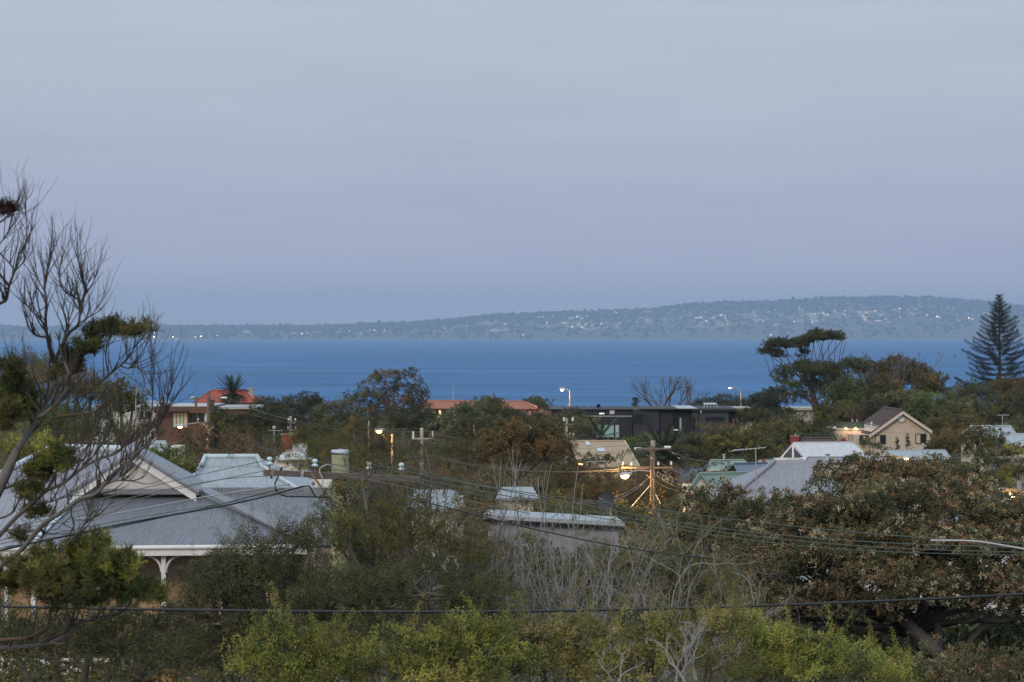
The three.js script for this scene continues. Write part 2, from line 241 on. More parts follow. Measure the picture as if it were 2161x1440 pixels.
{ // red channel marker on the water, small ship and a low sandy cliff
  const q = px(1155, 719, 9600); q.y = 0; const t = new Thing('channel_marker', 'thin red channel marker standing in the water off the far shore', 'marker', q), f = frame(q), red = mat(.45, .08, .06);
  t.add('pile', [bar(at(f, 0, -2, 0), at(f, 0, 9, 0), 1)], mat(.12, .1, .1)); t.add('top_mark', [box(f, -3.2, 3.2, 9, 17, -3.2, 3.2)], red); t.add('pole_tip', bar(at(f, 0, 17, 0), at(f, 0, 21, 0), .8), red);
  const s = px(374, 717, 14000); s.y = 0; const b = new Thing('far_ship', 'small lit ship lying off the low far shore', 'ship', s), g = frame(s);
  b.add('hull', [box(g, -13, 13, -1, 4.5, -4, 4)], mat(.25, .27, .3)); b.add('cabin', [box(g, -9, 5, 4.6, 11, -3, 3)], mat(.7, .7, .68)); b.add('mast', bar(at(g, -3, 11, 0), at(g, -3, 22, 0), .5), mat(.3, .3, .3)); b.add('deck_light', new THREE.SphereGeometry(1.4, 8, 6).translate(...at(g, 7, 7, 3).toArray()), glow(1, .85, .6, 14)); b.add('deck_light', new THREE.SphereGeometry(1.2, 8, 6).translate(...at(g, -11, 7, 3).toArray()), glow(1, .8, .5, 12));
  const c0 = onFar(742, .02), c = new Thing('sand_cliff', 'low pinkish sand cliff above the far waterline', 'cliff', c0), pos = [], R = rng(4), N = 26;
  const top = (u) => 13 * Math.pow(Math.sin(Math.PI * clamp(u * .94 + .03, 0, 1)), .5) * (.8 + .3 * noise3.noise(u * 9, 2, 1));
  const P = (u, k) => V(c0.x + lerp(-80, 85, u), k ? top(u) : -3, c0.z + 12 - k * 8 + 6 * noise3.noise(u * 7, k, 3));
  for (let i = 0; i < N; i++) { const a = P(i / N, 0), b2 = P((i + 1) / N, 0), d = P((i + 1) / N, 1), e = P(i / N, 1), e2 = e.clone().setZ(c0.z - 30), d2 = d.clone().setZ(c0.z - 30); for (const v of [a, b2, d, a, d, e, e, d, d2, e, d2, e2]) pos.push(v.x, v.y, v.z); }
  c.add('cliff_face', geo(pos), mat(.62, .42, .34, { map: rep(TX.mottle, .02) }));
}
// ---------- houses ----------
// roof on a rectangular plan in frame f: ridge along x at height yr; ends hipped by inL / inR (0 = gable). Each face its own part.
function roofX(T, f, x0, x1, z0, z1, ye, yr, inL, inR, m, o = {}) {
  const zm = o.zm ?? (z0 + z1) / 2, A = at(f, x0 + inL, yr, zm), B = at(f, x1 - inR, yr, zm), fl = at(f, x0, ye, z1), fr = at(f, x1, ye, z1), bl = at(f, x0, ye, z0), br = at(f, x1, ye, z0);
  const mk = (pts) => [slab(pts.map((p) => p.clone().add(V(0, -.03, 0))), o.th ?? .06)].concat(o.pitch ? [sheet(pts, o.pitch, o.amp ?? .012, o.per ?? 6)] : []);
  const parts = [T.add('roof_face', mk([fl, fr, B, A]), m), T.add('roof_face', mk([br, bl, A, B]), m)];
  if (inL) parts.push(T.add('roof_face', mk([bl, fl, A]), m)); if (inR) parts.push(T.add('roof_face', mk([fr, br, B]), m));
  const cr = o.capR ?? .1, cm = o.cap ?? m, lift = V(0, .03, 0), L = (p) => p.clone().add(lift);
  if (cr) { T.add('ridge_cap', tube([L(A), L(B)], cr, cr, 7), cm); if (inL) for (const e of [fl, bl]) T.add('hip_cap', tube([L(A), L(e)], cr, cr, 7), cm); if (inR) for (const e of [fr, br]) T.add('hip_cap', tube([L(B), L(e)], cr, cr, 7), cm); }
  return parts;
}
// roof with the ridge running away from the camera (along z); gable towards the camera
function roofZ(T, f, x0, x1, z0, z1, ye, yr, m, o = {}) {
  const xm = o.xm ?? (x0 + x1) / 2, A = at(f, xm, yr, z0), B = at(f, xm, yr, z1), mk = (pts) => [slab(pts.map((p) => p.clone().add(V(0, -.03, 0))), o.th ?? .06)].concat(o.pitch ? [sheet(pts, o.pitch, o.amp ?? .012, 6)] : []);
  T.add('roof_face', mk([at(f, x0, ye, z0), at(f, x0, ye, z1), B, A]), m); T.add('roof_face', mk([at(f, x1, ye, z1), at(f, x1, ye, z0), A, B]), m);
  if (o.capR !== 0) T.add('ridge_cap', tube([A.clone().add(V(0, .03, 0)), B.clone().add(V(0, .03, 0))], o.capR ?? .09, o.capR ?? .09, 7), o.cap ?? m);
}
function gableWall(f, x0, x1, y0, y1, z, th = .15, xm = (x0 + x1) / 2) { return slabZ(f, [[x0, y0], [x1, y0], [xm, y1]], z, th); }
function slabZ(f, poly, z, th) { const s = new THREE.Shape(poly.map((p) => new THREE.Vector2(...p))), g = new THREE.ExtrudeGeometry(s, { depth: th, bevelEnabled: false }); g.translate(0, 0, z - th); g.applyMatrix4(f.m); return g; }
function barge(f, a, b, w, z, th) { return slabZ(f, [[a[0], a[1] - w], [b[0], b[1] - w], [b[0], b[1]], [a[0], a[1]]], z, th); }
function windowAt(T, f, x0, x1, y0, y1, z, fr, panes, parent) { // frame, then panes side by side: [material, share]
  const w = T.add('window', [box(f, x0, x1, y1, y1 + .07, z, z + .09), box(f, x0, x1, y0 - .07, y0, z, z + .09), box(f, x0 - .07, x0, y0 - .07, y1 + .07, z, z + .09), box(f, x1, x1 + .07, y0 - .07, y1 + .07, z, z + .09)], fr, parent);
  let x = x0; const tot = panes.reduce((s, p) => s + p[1], 0); panes.forEach(([m, s], i) => { const x2 = x + (x1 - x0) * s / tot; T.add('pane', box(f, x + (i ? .03 : 0), x2 - (i < panes.length - 1 ? .03 : 0), y0, y1, z + .01, z + .04), m, w); if (i < panes.length - 1) T.add('mullion', box(f, x2 - .03, x2 + .03, y0, y1, z + .012, z + .08), fr, w); x = x2; });
  return w;
}
function brickStack(T, f, x0, x1, y0, y1, z0, z1, name = 'chimney') { const c = T.add(name, box(f, x0, x1, y0, y1, z0, z1), M.brick); T.add('chimney_cap', box(f, x0 - .05, x1 + .05, y1, y1 + .12, z0 - .05, z1 + .05), M.mortar, c); return c; }
const gnd = (p) => V(p.x, ground(p.x, p.z), p.z);

{ // 1: the grey corrugated-iron cottage
  const b0 = px(330, 1100, 53), T = new Thing('corrugated_cottage', 'large grey corrugated-iron cottage with a white-barged gable and veranda posts', 'house', gnd(b0));
  const F = frame(V(0, 0, 0)), W = (x, y, d) => px(x, y, d), gy = ground(b0.x, b0.z);
  const roof = (name, pts, m, pitch = .076) => T.add(name, [slab(pts.map((p) => p.clone().add(V(0, -.035, 0))), .05), sheet(pts, pitch, .014, 8)], m);
  // veranda roof (front slope), right slope of the rear wing, left slope
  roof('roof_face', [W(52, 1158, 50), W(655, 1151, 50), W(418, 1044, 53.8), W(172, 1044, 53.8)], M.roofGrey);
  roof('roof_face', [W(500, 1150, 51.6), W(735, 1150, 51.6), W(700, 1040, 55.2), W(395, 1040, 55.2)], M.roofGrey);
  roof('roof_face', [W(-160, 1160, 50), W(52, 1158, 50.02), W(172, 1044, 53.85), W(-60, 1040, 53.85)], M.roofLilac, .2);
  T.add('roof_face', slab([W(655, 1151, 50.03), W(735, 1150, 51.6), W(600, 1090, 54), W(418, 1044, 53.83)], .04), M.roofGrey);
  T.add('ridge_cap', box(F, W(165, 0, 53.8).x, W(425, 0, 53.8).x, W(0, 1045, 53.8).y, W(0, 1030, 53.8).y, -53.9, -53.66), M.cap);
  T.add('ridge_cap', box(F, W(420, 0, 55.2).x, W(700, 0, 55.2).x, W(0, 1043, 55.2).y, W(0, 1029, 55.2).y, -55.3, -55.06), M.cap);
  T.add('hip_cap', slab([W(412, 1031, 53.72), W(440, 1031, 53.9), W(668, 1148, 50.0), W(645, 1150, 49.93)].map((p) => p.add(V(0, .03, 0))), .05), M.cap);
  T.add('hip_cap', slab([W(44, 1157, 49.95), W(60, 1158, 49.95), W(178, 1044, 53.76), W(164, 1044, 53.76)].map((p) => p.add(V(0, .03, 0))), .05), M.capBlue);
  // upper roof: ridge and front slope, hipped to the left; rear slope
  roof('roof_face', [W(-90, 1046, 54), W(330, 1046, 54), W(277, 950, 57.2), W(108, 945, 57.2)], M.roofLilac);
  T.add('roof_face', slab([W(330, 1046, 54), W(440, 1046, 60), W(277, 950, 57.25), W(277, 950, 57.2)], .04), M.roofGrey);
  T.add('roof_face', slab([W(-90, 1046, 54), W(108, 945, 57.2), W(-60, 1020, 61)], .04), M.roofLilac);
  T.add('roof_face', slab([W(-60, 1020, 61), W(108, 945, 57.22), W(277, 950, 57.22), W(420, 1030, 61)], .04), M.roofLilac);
  T.add('ridge_cap', tube([W(100, 944, 57.2), W(280, 949, 57.2)], .11, .11, 7), M.capBlue);
  T.add('hip_cap', tube([W(106, 945, 57.15), W(-80, 1041, 54)], .09, .09, 7), M.capBlue);
  // gable facing the camera
  const d = 53.5, X = (x) => W(x, 0, d).x, Y = (y) => W(0, y, d).y, z = -d;
  const gw = T.add('gable_wall', slabZ(F, [[X(178), Y(1036)], [X(398), Y(1036)], [X(281), Y(958)]], z, .2), M.gable);
  T.add('roof_face', [slab([W(150, 1036, 53.2), W(150, 1036, 57.4).setY(Y(1036)), W(278, 948, 58).setY(Y(950)), W(279, 950, 53.2)], .06)], M.roofLilac);
  T.add('roof_face', [slab([W(420, 1037, 53.2), W(279, 950, 53.2), W(278, 948, 58).setY(Y(950)), W(430, 1037, 57.4).setY(Y(1036))], .06)], M.roofGrey);
  T.add('barge_board', barge(F, [X(156), Y(1040)], [X(280), Y(955)], .24, z + .2, .05), M.white);
  T.add('barge_board', barge(F, [X(281), Y(955)], [X(416), Y(1040)], .24, z + .203, .05), M.white);
  T.add('verge_cap', [barge(F, [X(150), Y(1039)], [X(280), Y(950)], .07, z + .26, .12), barge(F, [X(280.5), Y(950)], [X(422), Y(1039)], .07, z + .265, .12)], M.cap);
  T.add('apron_flashing', box(F, X(160), X(425), Y(1043), Y(1032), z - .1, z + .12), M.cap);
  // gutter, fascia, veranda wall of weatherboards, posts and brackets
  const ge = W(0, 1158, 50).y;
  T.add('gutter', tube([W(-160, 1159, 49.9), W(660, 1152, 49.9)].map((p) => p.add(V(0, -.02, 0))), .06, .06, 8), M.white);
  T.add('fascia', slab([W(-160, 1164, 49.95), W(655, 1157, 49.95), W(655, 1170, 49.95), W(-160, 1178, 49.95)], .05), M.white);
  const wx0 = W(-160, 0, 51.8).x, wx1 = W(640, 0, 51.8).x; T.add('veranda_ceiling', box(F, wx0, wx1, ge - .12, ge - .09, -51.7, -50.02), M.creamPale);
  const wall = T.add('wall', box(F, wx0, wx1, gy - .3, ge - .05, -60, -51.86), M.cream);
  for (let k = 0; k < 17; k++) { const y = gy + .25 + k * .15; if (y + .15 < ge) T.add('board', slab([V(wx0, y, -51.82), V(wx1, y, -51.82), V(wx1, y + .158, -51.852), V(wx0, y + .158, -51.852)], .012), M.cream, wall); }
  windowAt(T, F, W(470, 0, 51.8).x, W(560, 0, 51.8).x, gy + 1.2, ge - .5, -51.83, M.white, [[M.glass, 1], [M.glass, 1]], wall);
  T.add('veranda_floor', box(F, wx0, wx1, gy - .3, gy + .3, -51.8, -50.1), M.armWood);
  for (const x of [12, 70, 345, 590]) {
    const q = W(x, 0, 50.15).x, p = T.add('veranda_post', box(F, q - .055, q + .055, gy + .3, ge - .2, -50.21, -50.1), M.white);
    for (const s of [-1, 1]) { const pts = []; for (let i = 0; i <= 8; i++) { const a = i / 8 * Math.PI / 2; pts.push(V(q + s * (.055 + .34 * (1 - Math.cos(a))), ge - .62 + .40 * Math.sin(a), -50.155)); } T.add('bracket', tube(pts, .04, .03, 5), M.white, p); }
  }
  const a0 = W(456, 1040, 55), an = T.add('roof_antenna', [bar(a0, W(456, 1024, 55), .012), bar(W(440, 1024, 55), W(466, 1024, 55), .012)], M.galv); void an;
}
{ // 2: pale hipped roof behind it
  const b = px(505, 1040, 68), T = new Thing('pale_roof_house', 'house with a pale blue-grey corrugated dutch hip roof behind the cottage', 'house', gnd(b)), f = frame(V(0, 0, 0));
  const W = px, q = (pts, pitch) => [slab(pts.map((p) => p.clone().add(V(0, -.03, 0))), .05), sheet(pts, .1, .012, 6)];
  T.add('roof_face', q([W(424, 985, 71), W(553, 985, 71), W(543, 965, 71.6), W(432, 965, 71.6)]), M.roofPale);
  T.add('roof_face', q([W(372, 1062, 66), W(672, 1062, 66), W(553, 985, 71), W(424, 985, 71)]), M.roofPale);
  T.add('roof_face', slab([W(372, 1062, 66), W(424, 985, 71), W(432, 965, 71.6), W(400, 1010, 78)], .05), M.roofPale);
  T.add('roof_face', slab([W(672, 1062, 66), W(700, 1030, 78), W(543, 965, 71.6), W(553, 985, 71)], .05), M.roofPale);
  T.add('roof_face', slab([W(400, 1010, 78), W(432, 965, 71.62), W(543, 965, 71.62), W(700, 1030, 78)], .05), M.roofPale);
  T.add('ridge_cap', tube([W(430, 963.5, 71.6), W(545, 963.5, 71.6)], .09, .09, 7), M.capBlue);
  for (const p of [[[432, 964], [424, 984]], [[543, 964], [553, 984]]]) T.add('hip_cap', tube([W(...p[0], 71.5), W(...p[1], 70.9)], .08, .08, 6), M.capBlue);
  T.add('hip_cap', tube([W(424, 984, 70.9), W(372, 1061, 65.9)], .08, .08, 6), M.capBlue); T.add('hip_cap', tube([W(553, 984, 70.9), W(672, 1061, 65.9)], .08, .08, 6), M.capBlue);
  const lo = W(0, 1062, 66).y; T.add('wall', box(f, W(380, 0, 66).x, W(664, 0, 66).x, ground(b.x, b.z) - .3, lo, -77, -66.4), M.creamPale);
}
{ // 3: low house with the long pale roof edge behind the bare shrubs
  const d = 60, b = px(1180, 1090, d), T = new Thing('low_pale_house', 'low house with a long pale roof edge behind the bare grey shrubs', 'house', gnd(b)), f = frame(V(0, 0, 0)), W = px, gy = ground(b.x, b.z);
  T.add('roof', slab([W(1020, 1087, d), W(1318, 1103, d), W(1300, 1091, d + 5), W(1030, 1075, d + 5)], .12), M.roofPale);
  T.add('eave_shade_strip', slab([W(1020, 1095, d - .05), W(1316, 1111, d - .05), W(1316, 1117, d - .02), W(1020, 1101, d - .02)], .06), M.cableBlack);  // black strip painted in for the shaded gap below the roof edge
  T.add('wall', slab([W(1030, 1102, d + .25), W(1305, 1117, d + .25), W(1305, 1300, d + .25), W(1030, 1300, d + .25)], .15), M.roofLilac);
  T.add('wall_sheet', sheet([W(1032, 1204, d + .2), W(1300, 1210, d + .2), W(1300, 1120, d + .2), W(1032, 1106, d + .2)], .13, .012, 6), M.roofLilac);
  const c = px(1285, 1062, 61.5), n = V(-.8, .45, .75).normalize(), dish = new THREE.SphereGeometry(.42, 20, 8, 0, Math.PI * 2, 0, .95).translate(0, -.42, 0); dish.applyQuaternion(new THREE.Quaternion().setFromUnitVectors(V(0, 1, 0), n.clone().negate())); dish.translate(c.x, c.y, c.z);
  const S = new Thing('satellite_dish', 'dark satellite dish on the low pale house roof', 'dish', px(1290, 1098, 61.5)); S.add('reflector', dish, M.char3); S.add('mast', bar(px(1289, 1098, 61.5), px(1288, 1066, 61.5), .03), M.creamPale); S.add('feed_arm', bar(c, c.clone().addScaledVector(n, .45), .015), M.galv);
}
{ // glimpses of pale roofs through the twigs
  for (const [x0, x1, y0, y1, d, lab] of [[1046, 1138, 1028, 1052, 95, 'small pale roof glimpsed behind the bare twigs left of the street pole'], [850, 985, 1034, 1075, 72, 'pale roof glimpsed through the twiggy tree right of the near pole'], [308, 356, 930, 952, 105, 'small pale roof showing behind the bush beside the white gable'], [2122, 2300, 1060, 1092, 85, 'grey hipped roof at the right edge below the lit pole'], [1945, 1962, 1050, 1062, 84, 'tiny pale roof corner poking above the brown tree']]) {
    const T = new Thing('glimpsed_house', lab, 'house', gnd(px((x0 + x1) / 2, y1, d))), f = frame(V(0, 0, 0)), q = [px(x0, y1, d), px(x1, y1, d), px(x1 - (x1 - x0) * .15, y0, d + 4), px(x0 + (x1 - x0) * .15, y0, d + 4)];
    T.add('roof_face', [slab(q.map((p) => p.clone().add(V(0, -.03, 0))), .06), sheet(q, .1, .012, 6)], M.roofPale); T.add('roof_face', slab([q[3], q[2], q[2].clone().add(V(0, -1, -4)), q[3].clone().add(V(0, -1, -4))], .05), M.roofPale); T.add('wall', box(f, q[0].x + .3, q[1].x - .3, ground(q[0].x, q[0].z) - .3, q[0].y - .06, -d - 7, -d - .3), M.creamPale);
  }
}
{ // brown flat-roofed house by the left lamp
  const d = 215, c = px(385, 905, d), k = d / FOC, T = new Thing('brown_flat_house', 'brown flat-roofed house with tall curtained windows behind the left street lamp', 'house', gnd(c)), f = frame(c), g = ground(c.x, c.z) - c.y;
  const X = (x) => (x - 385) * k, Y = (y) => (905 - y) * k;
  T.add('wall', box(f, X(330), X(442), g - .3, Y(872), -9, 0), M.brownWall); const r = T.add('roof', box(f, X(326), X(447), Y(872), Y(858), -9.2, .35), M.brownWall); T.add('roof_edge', box(f, X(325), X(448), Y(858), Y(857), -9.3, .4), M.galv, r); void r;
  T.add('awning', box(f, X(330), X(400), Y(868), Y(866), .36, 1.3), M.char3);
  windowAt(T, f, X(365), X(395), Y(902), Y(870), .02, M.frameDark, [[M.frost, 1], [M.blind, 1], [M.frost, 1], [M.blind, 1]]); windowAt(T, f, X(399), X(413), Y(892), Y(871), .02, M.frameDark, [[M.glass, 1], [M.glass, 1]]); windowAt(T, f, X(419), X(438), Y(892), Y(872), .02, M.frameDark, [[M.glass, 1], [M.frost, .6]]);
  T.add('side_roof', box(f, X(448), X(532), Y(866), Y(861), -10, -3), M.roofPale); T.add('side_wall', box(f, X(452), X(528), g - .3, Y(866), -9.6, -3.4), M.brownWall);
  const U = new Thing('white_balcony_house', 'white house with balcony railings half hidden by the left trees', 'house', gnd(px(275, 900, 240))), q = px(275, 900, 240), f2 = frame(q), k2 = 240 / FOC, X2 = (x) => (x - 275) * k2, Y2 = (y) => (900 - y) * k2;
  U.add('wall', box(f2, X2(188), X2(332), ground(q.x, q.z) - q.y - .3, Y2(862), -8, 0), M.white); U.add('roof', box(f2, X2(184), X2(336), Y2(862), Y2(858), -8.4, .6), M.roofPale);
  windowAt(U, f2, X2(290), X2(318), Y2(886), Y2(868), .02, M.white, [[M.glass, 1], [M.glass, 1]]); windowAt(U, f2, X2(200), X2(232), Y2(886), Y2(868), .02, M.white, [[M.glass, 1], [M.glass, 1]]);
  const rl = U.add('railing', [box(f2, X2(296), X2(364), Y2(847.4), Y2(846), .5, .6)], M.white); for (let i = 0; i < 13; i++) U.add('baluster', box(f2, X2(297 + i * 5.4), X2(298.6 + i * 5.4), Y2(858), Y2(847.4), .52, .58), M.white, rl);
  const r2 = U.add('railing', [box(f2, X2(198), X2(312), Y2(910), Y2(908), 1.4, 1.5)], M.white); for (let i = 0; i < 17; i++) U.add('baluster', box(f2, X2(199 + i * 6.8), X2(201.4 + i * 6.8), Y2(934), Y2(910), 1.42, 1.48), M.white, r2);
}
{ // red roofed house behind the palm
  const d = 330, c = px(470, 858, d), k = d / FOC, T = new Thing('red_roof_house', 'red roofed house by the sea behind the date palm', 'house', gnd(c)), f = frame(c), X = (x) => (x - 470) * k, Y = (y) => (858 - y) * k;
  roofX(T, f, X(408), X(540), -9, 0, Y(850), Y(826), 2.4, 2.6, M.roofRed, { capR: .14, pitch: .3, amp: .03 }); T.add('wall', box(f, X(414), X(534), ground(c.x, c.z) - c.y, Y(850), -8.5, -.5), M.creamPale);
  const ch = T.add('chimney', box(f, X(518), X(529), Y(845), Y(822), -4, -3), M.concrete); T.add('chimney_cap', box(f, X(516.5), X(530.5), Y(822), Y(820.5), -4.1, -2.9), M.concrete, ch);
  windowAt(T, f, X(424), X(436), Y(868), Y(856), -.48, M.white, [[M.glass, 1]]);
}
{ // terracotta villa
  const d = 290, c = px(1000, 895, d), k = d / FOC, T = new Thing('terracotta_villa', 'pale villa with a low terracotta tile roof and lamplit windows', 'house', gnd(c)), f = frame(c), X = (x) => (x - 1000) * k, Y = (y) => (895 - y) * k, g = ground(c.x, c.z) - c.y;
  roofX(T, f, X(884), X(1010), -8, 0, Y(862.5), Y(849), 1, 0, M.terracotta, { pitch: .32, amp: .05, capR: .14 });
  roofX(T, f, X(1046), X(1135), -8, 1, Y(863), Y(850), 0, 2.2, M.terracotta, { pitch: .32, amp: .05, capR: .14 }); roofX(T, f, X(1100), X(1165), -3, 4, Y(874), Y(866), 0, 1.6, M.terracotta, { pitch: .32, amp: .05, capR: .14 });
  T.add('wall', box(f, X(890), X(1005), g - .3, Y(863), -7.5, -.6), M.creamPale); T.add('wall', box(f, X(1010), X(1130), g - .3, Y(864), -7.5, -.7), M.creamPale); T.add('wall', box(f, X(1104), X(1160), g - .3, Y(875), -2.7, 3.4), M.creamPale);
  T.add('chimney', box(f, X(1018), X(1035), Y(852), Y(843), -5, -3.6), M.creamPale); T.add('chimney', box(f, X(996), X(1008), Y(855), Y(847), -4, -3), M.creamPale);
  for (const [a, b2] of [[1020, 1021.5], [1027, 1029], [1000, 1001.6]]) T.add('chimney_pot', box(f, X(a), X(b2), Y(843), Y(838), -4.4, -4.1), M.frameDark);
  const lit = glow(1, .55, .18, 1.6);
  const wl = windowAt(T, f, X(920), X(930), Y(876), Y(867), -.55, M.frameDark, [[M.glass, 1], [lit, 1]]); wl.userData.label = 'window with a warm lit pane';
  const w2 = windowAt(T, f, X(950), X(963), Y(888), Y(868), -.55, M.frameDark, [[M.glass, 1], [lit, 1.2]]); w2.userData.label = 'tall window glowing orange'; windowAt(T, f, X(966), X(977), Y(880), Y(869), -.55, M.frameDark, [[M.glass, 1], [M.glass, 1]]); windowAt(T, f, X(934), X(941), Y(880), Y(868), -.55, M.frameDark, [[M.glass, 1]]);
  T.add('downpipe', bar(at(f, X(946), g, -.5), at(f, X(946), Y(864), -.5), .06), M.white);
  const A = new Thing('mast_antenna', 'tall thin antenna mast rising above the terracotta roof', 'antenna', gnd(px(956, 860, 294))); A.add('mast', [bar(px(956, 870, 294), px(956, 826, 294), .07, .06, 5), bar(px(956, 826, 294), px(956.5, 812, 294), .04, .03, 5)], M.galv); A.add('cross_bar', bar(px(953, 840, 294), px(959, 840, 294), .035), M.galv);
}
{ // charcoal modern house
  const d = 250, c = px(1350, 925, d), k = d / FOC, T = new Thing('charcoal_modern_house', 'long flat-roofed charcoal modern house above the trees', 'house', gnd(c)), f = frame(c), X = (x) => (x - 1350) * k, Y = (y) => (925 - y) * k, g = ground(c.x, c.z) - c.y;
  T.add('wall', box(f, X(1165), X(1335), g - .3, Y(866), -10, -.6), M.char1); const rf = T.add('roof', box(f, X(1160), X(1338), Y(866), Y(864), -10.3, -.3), M.char1); T.add('roof_edge', box(f, X(1205), X(1334), Y(879.5), Y(878), -.59, .1), M.galv, rf);
  const bay = T.add('projecting_room', box(f, X(1256), X(1334), g - .3, Y(880), -.58, .5), M.char1); void bay;
  T.add('centre_wall', box(f, X(1336), X(1390), Y(920), Y(864), -9, .9), M.char2); T.add('centre_wall', box(f, X(1390.3), X(1420), Y(918), Y(865), -9, .5), M.char1); T.add('recess_wall', box(f, X(1420.3), X(1459), Y(918), Y(865), -9, .05), M.char1);
  T.add('base_wall', box(f, X(1336), X(1459), g - .3, Y(919), -8, -.8), M.char1);
  T.add('end_wall', box(f, X(1459.3), X(1536), g - .3, Y(867), -9, 1.1), M.char3); T.add('end_wall', box(f, X(1536.2), X(1553), g - .3, Y(867), -9, .2), M.char2);
  T.add('parapet', box(f, X(1351), X(1554), Y(864), Y(862), -9.2, 1.4), M.char2); T.add('roof_edge', box(f, X(1430), X(1470), Y(862), Y(861.2), -9, 1.45), M.galv); T.add('roof_overhang', box(f, X(1459), X(1556), Y(867), Y(864.1), -9, 1.55), M.char1);
  windowAt(T, f, X(1258), X(1295), Y(923), Y(896.5), .52, M.char1, [[M.tealBlind, 1]]).userData.label = 'wide window with a pale teal blind'; windowAt(T, f, X(1298), X(1306), Y(923), Y(896.5), .52, M.char1, [[M.frost, 1]]);
  windowAt(T, f, X(1336.5), X(1355), Y(893), Y(875), .92, M.char1, [[M.glass, 1]]); T.add('dark_panel', box(f, X(1359), X(1377), Y(893), Y(875), .905, .93), M.char1);
  windowAt(T, f, X(1421), X(1432), Y(910), Y(883), .07, M.char1, [[M.glass, 1]]); windowAt(T, f, X(1434), X(1438), Y(909), Y(882), .07, M.char1, [[M.frost, 1]]); T.add('lamp_shade', new THREE.SphereGeometry(.34, 12, 6, 0, Math.PI * 2, 0, 1.5).scale(1.2, .6, .6).translate(...at(f, X(1426), Y(909), .25).toArray()), M.white);
  windowAt(T, f, X(1488), X(1526), Y(887), Y(880.5), 1.12, M.char1, [[M.glass, 1], [M.glass, 1.4], [M.glass, 1]]); windowAt(T, f, X(1461), X(1465), Y(908), Y(880), 1.12, M.char1, [[M.glass, 1]]); const dr = T.add('door', box(f, X(1537), X(1550), Y(902), Y(880), .21, .26), M.glass); T.add('door_edge', box(f, X(1546.5), X(1549), Y(893), Y(883), .27, .32), M.brick, dr);
  T.add('downpipe', bar(at(f, X(1472), g, 1.18), at(f, X(1472), Y(872), 1.18), .06), M.char1); T.add('air_unit', box(f, X(1287), X(1297), Y(874.5), Y(867), -.58, .05), M.gable);
  for (const x of [1267, 1270, 1274]) T.add('wall_lamp', new THREE.SphereGeometry(.08, 8, 6).translate(...at(f, X(x), Y(873.5), -.5).toArray()), glow(1, .95, .85, 2.2));
  T.add('roof_vent', box(f, X(1476.5), X(1478), Y(871), Y(866), 1.56, 1.64), M.white);
  const S = new Thing('solar_frame', 'tilted grey solar panel frame on the charcoal house roof', 'solar panel', at(f, X(1505), Y(862), -3)), bars = []; for (let i = 0; i < 5; i++) S.add('strut', [bar(at(f, X(1487 + i * 8), Y(862), -1.5 - .2 * i), at(f, X(1496 + i * 5.4), Y(854), -4), .04)], M.galv); S.add('panel', slab([at(f, X(1490), Y(855.4), -3), at(f, X(1519), Y(855), -3), at(f, X(1518), Y(853), -5), at(f, X(1493), Y(853.2), -5)], .06), M.galv); S.add('leg', bar(at(f, X(1518), Y(862), -3), at(f, X(1518), Y(855), -3), .05), M.galv); void bars;
  const D = new Thing('satellite_dish', 'small dark satellite dish silhouetted against the sea on the charcoal roof', 'dish', at(f, X(1267), Y(864), -4)); const dg = new THREE.SphereGeometry(.32, 14, 7, 0, Math.PI * 2, 0, 1.2); dg.rotateX(-1.2); dg.rotateY(.5); D.add('reflector', dg.translate(...at(f, X(1267), Y(860.5), -4).toArray()), M.char1); D.add('stand', bar(at(f, X(1266), Y(864), -4), at(f, X(1266), Y(860), -4), .04), M.char1);
  const A = new Thing('roof_antenna', 'tiny aerial against the sea on the charcoal roof left end', 'antenna', at(f, X(1244), Y(864), -5)); A.add('mast', bar(at(f, X(1244), Y(864), -5), at(f, X(1244), Y(856), -5), .025), M.galv); A.add('boom', bar(at(f, X(1239), Y(855.6), -5), at(f, X(1249), Y(856.4), -5), .025), M.galv);
  const P = new Thing('concrete_pavilion', 'pale flat-roofed concrete building peeping out right of the charcoal house', 'building', gnd(px(1575, 880, 275))), q = px(1575, 880, 275), f2 = frame(q), k2 = 275 / FOC; const X2 = (x) => (x - 1575) * k2, Y2 = (y) => (880 - y) * k2;
  P.add('roof', box(f2, X2(1530), X2(1588), Y2(865), Y2(861), -6, .6), M.concrete); P.add('wall', box(f2, X2(1558), X2(1588), ground(q.x, q.z) - q.y, Y2(865), -5.6, 0), M.concrete); P.add('column', box(f2, X2(1553), X2(1557), ground(q.x, q.z) - q.y, Y2(865), .1, .5), M.concrete);
  const P2 = new Thing('concrete_pavilion', 'pale concrete building behind the red trunk of the umbrella tree', 'building', gnd(px(1690, 880, 330))), q2 = px(1690, 880, 330), f3 = frame(q2), k3 = 330 / FOC; P2.add('wall', box(f3, -42 * k3, 36 * k3, ground(q2.x, q2.z) - q2.y, 14 * k3, -6, 0), M.concrete); P2.add('roof', box(f3, -46 * k3, 40 * k3, 14 * k3, 19 * k3, -6.5, .6), M.concrete);
}
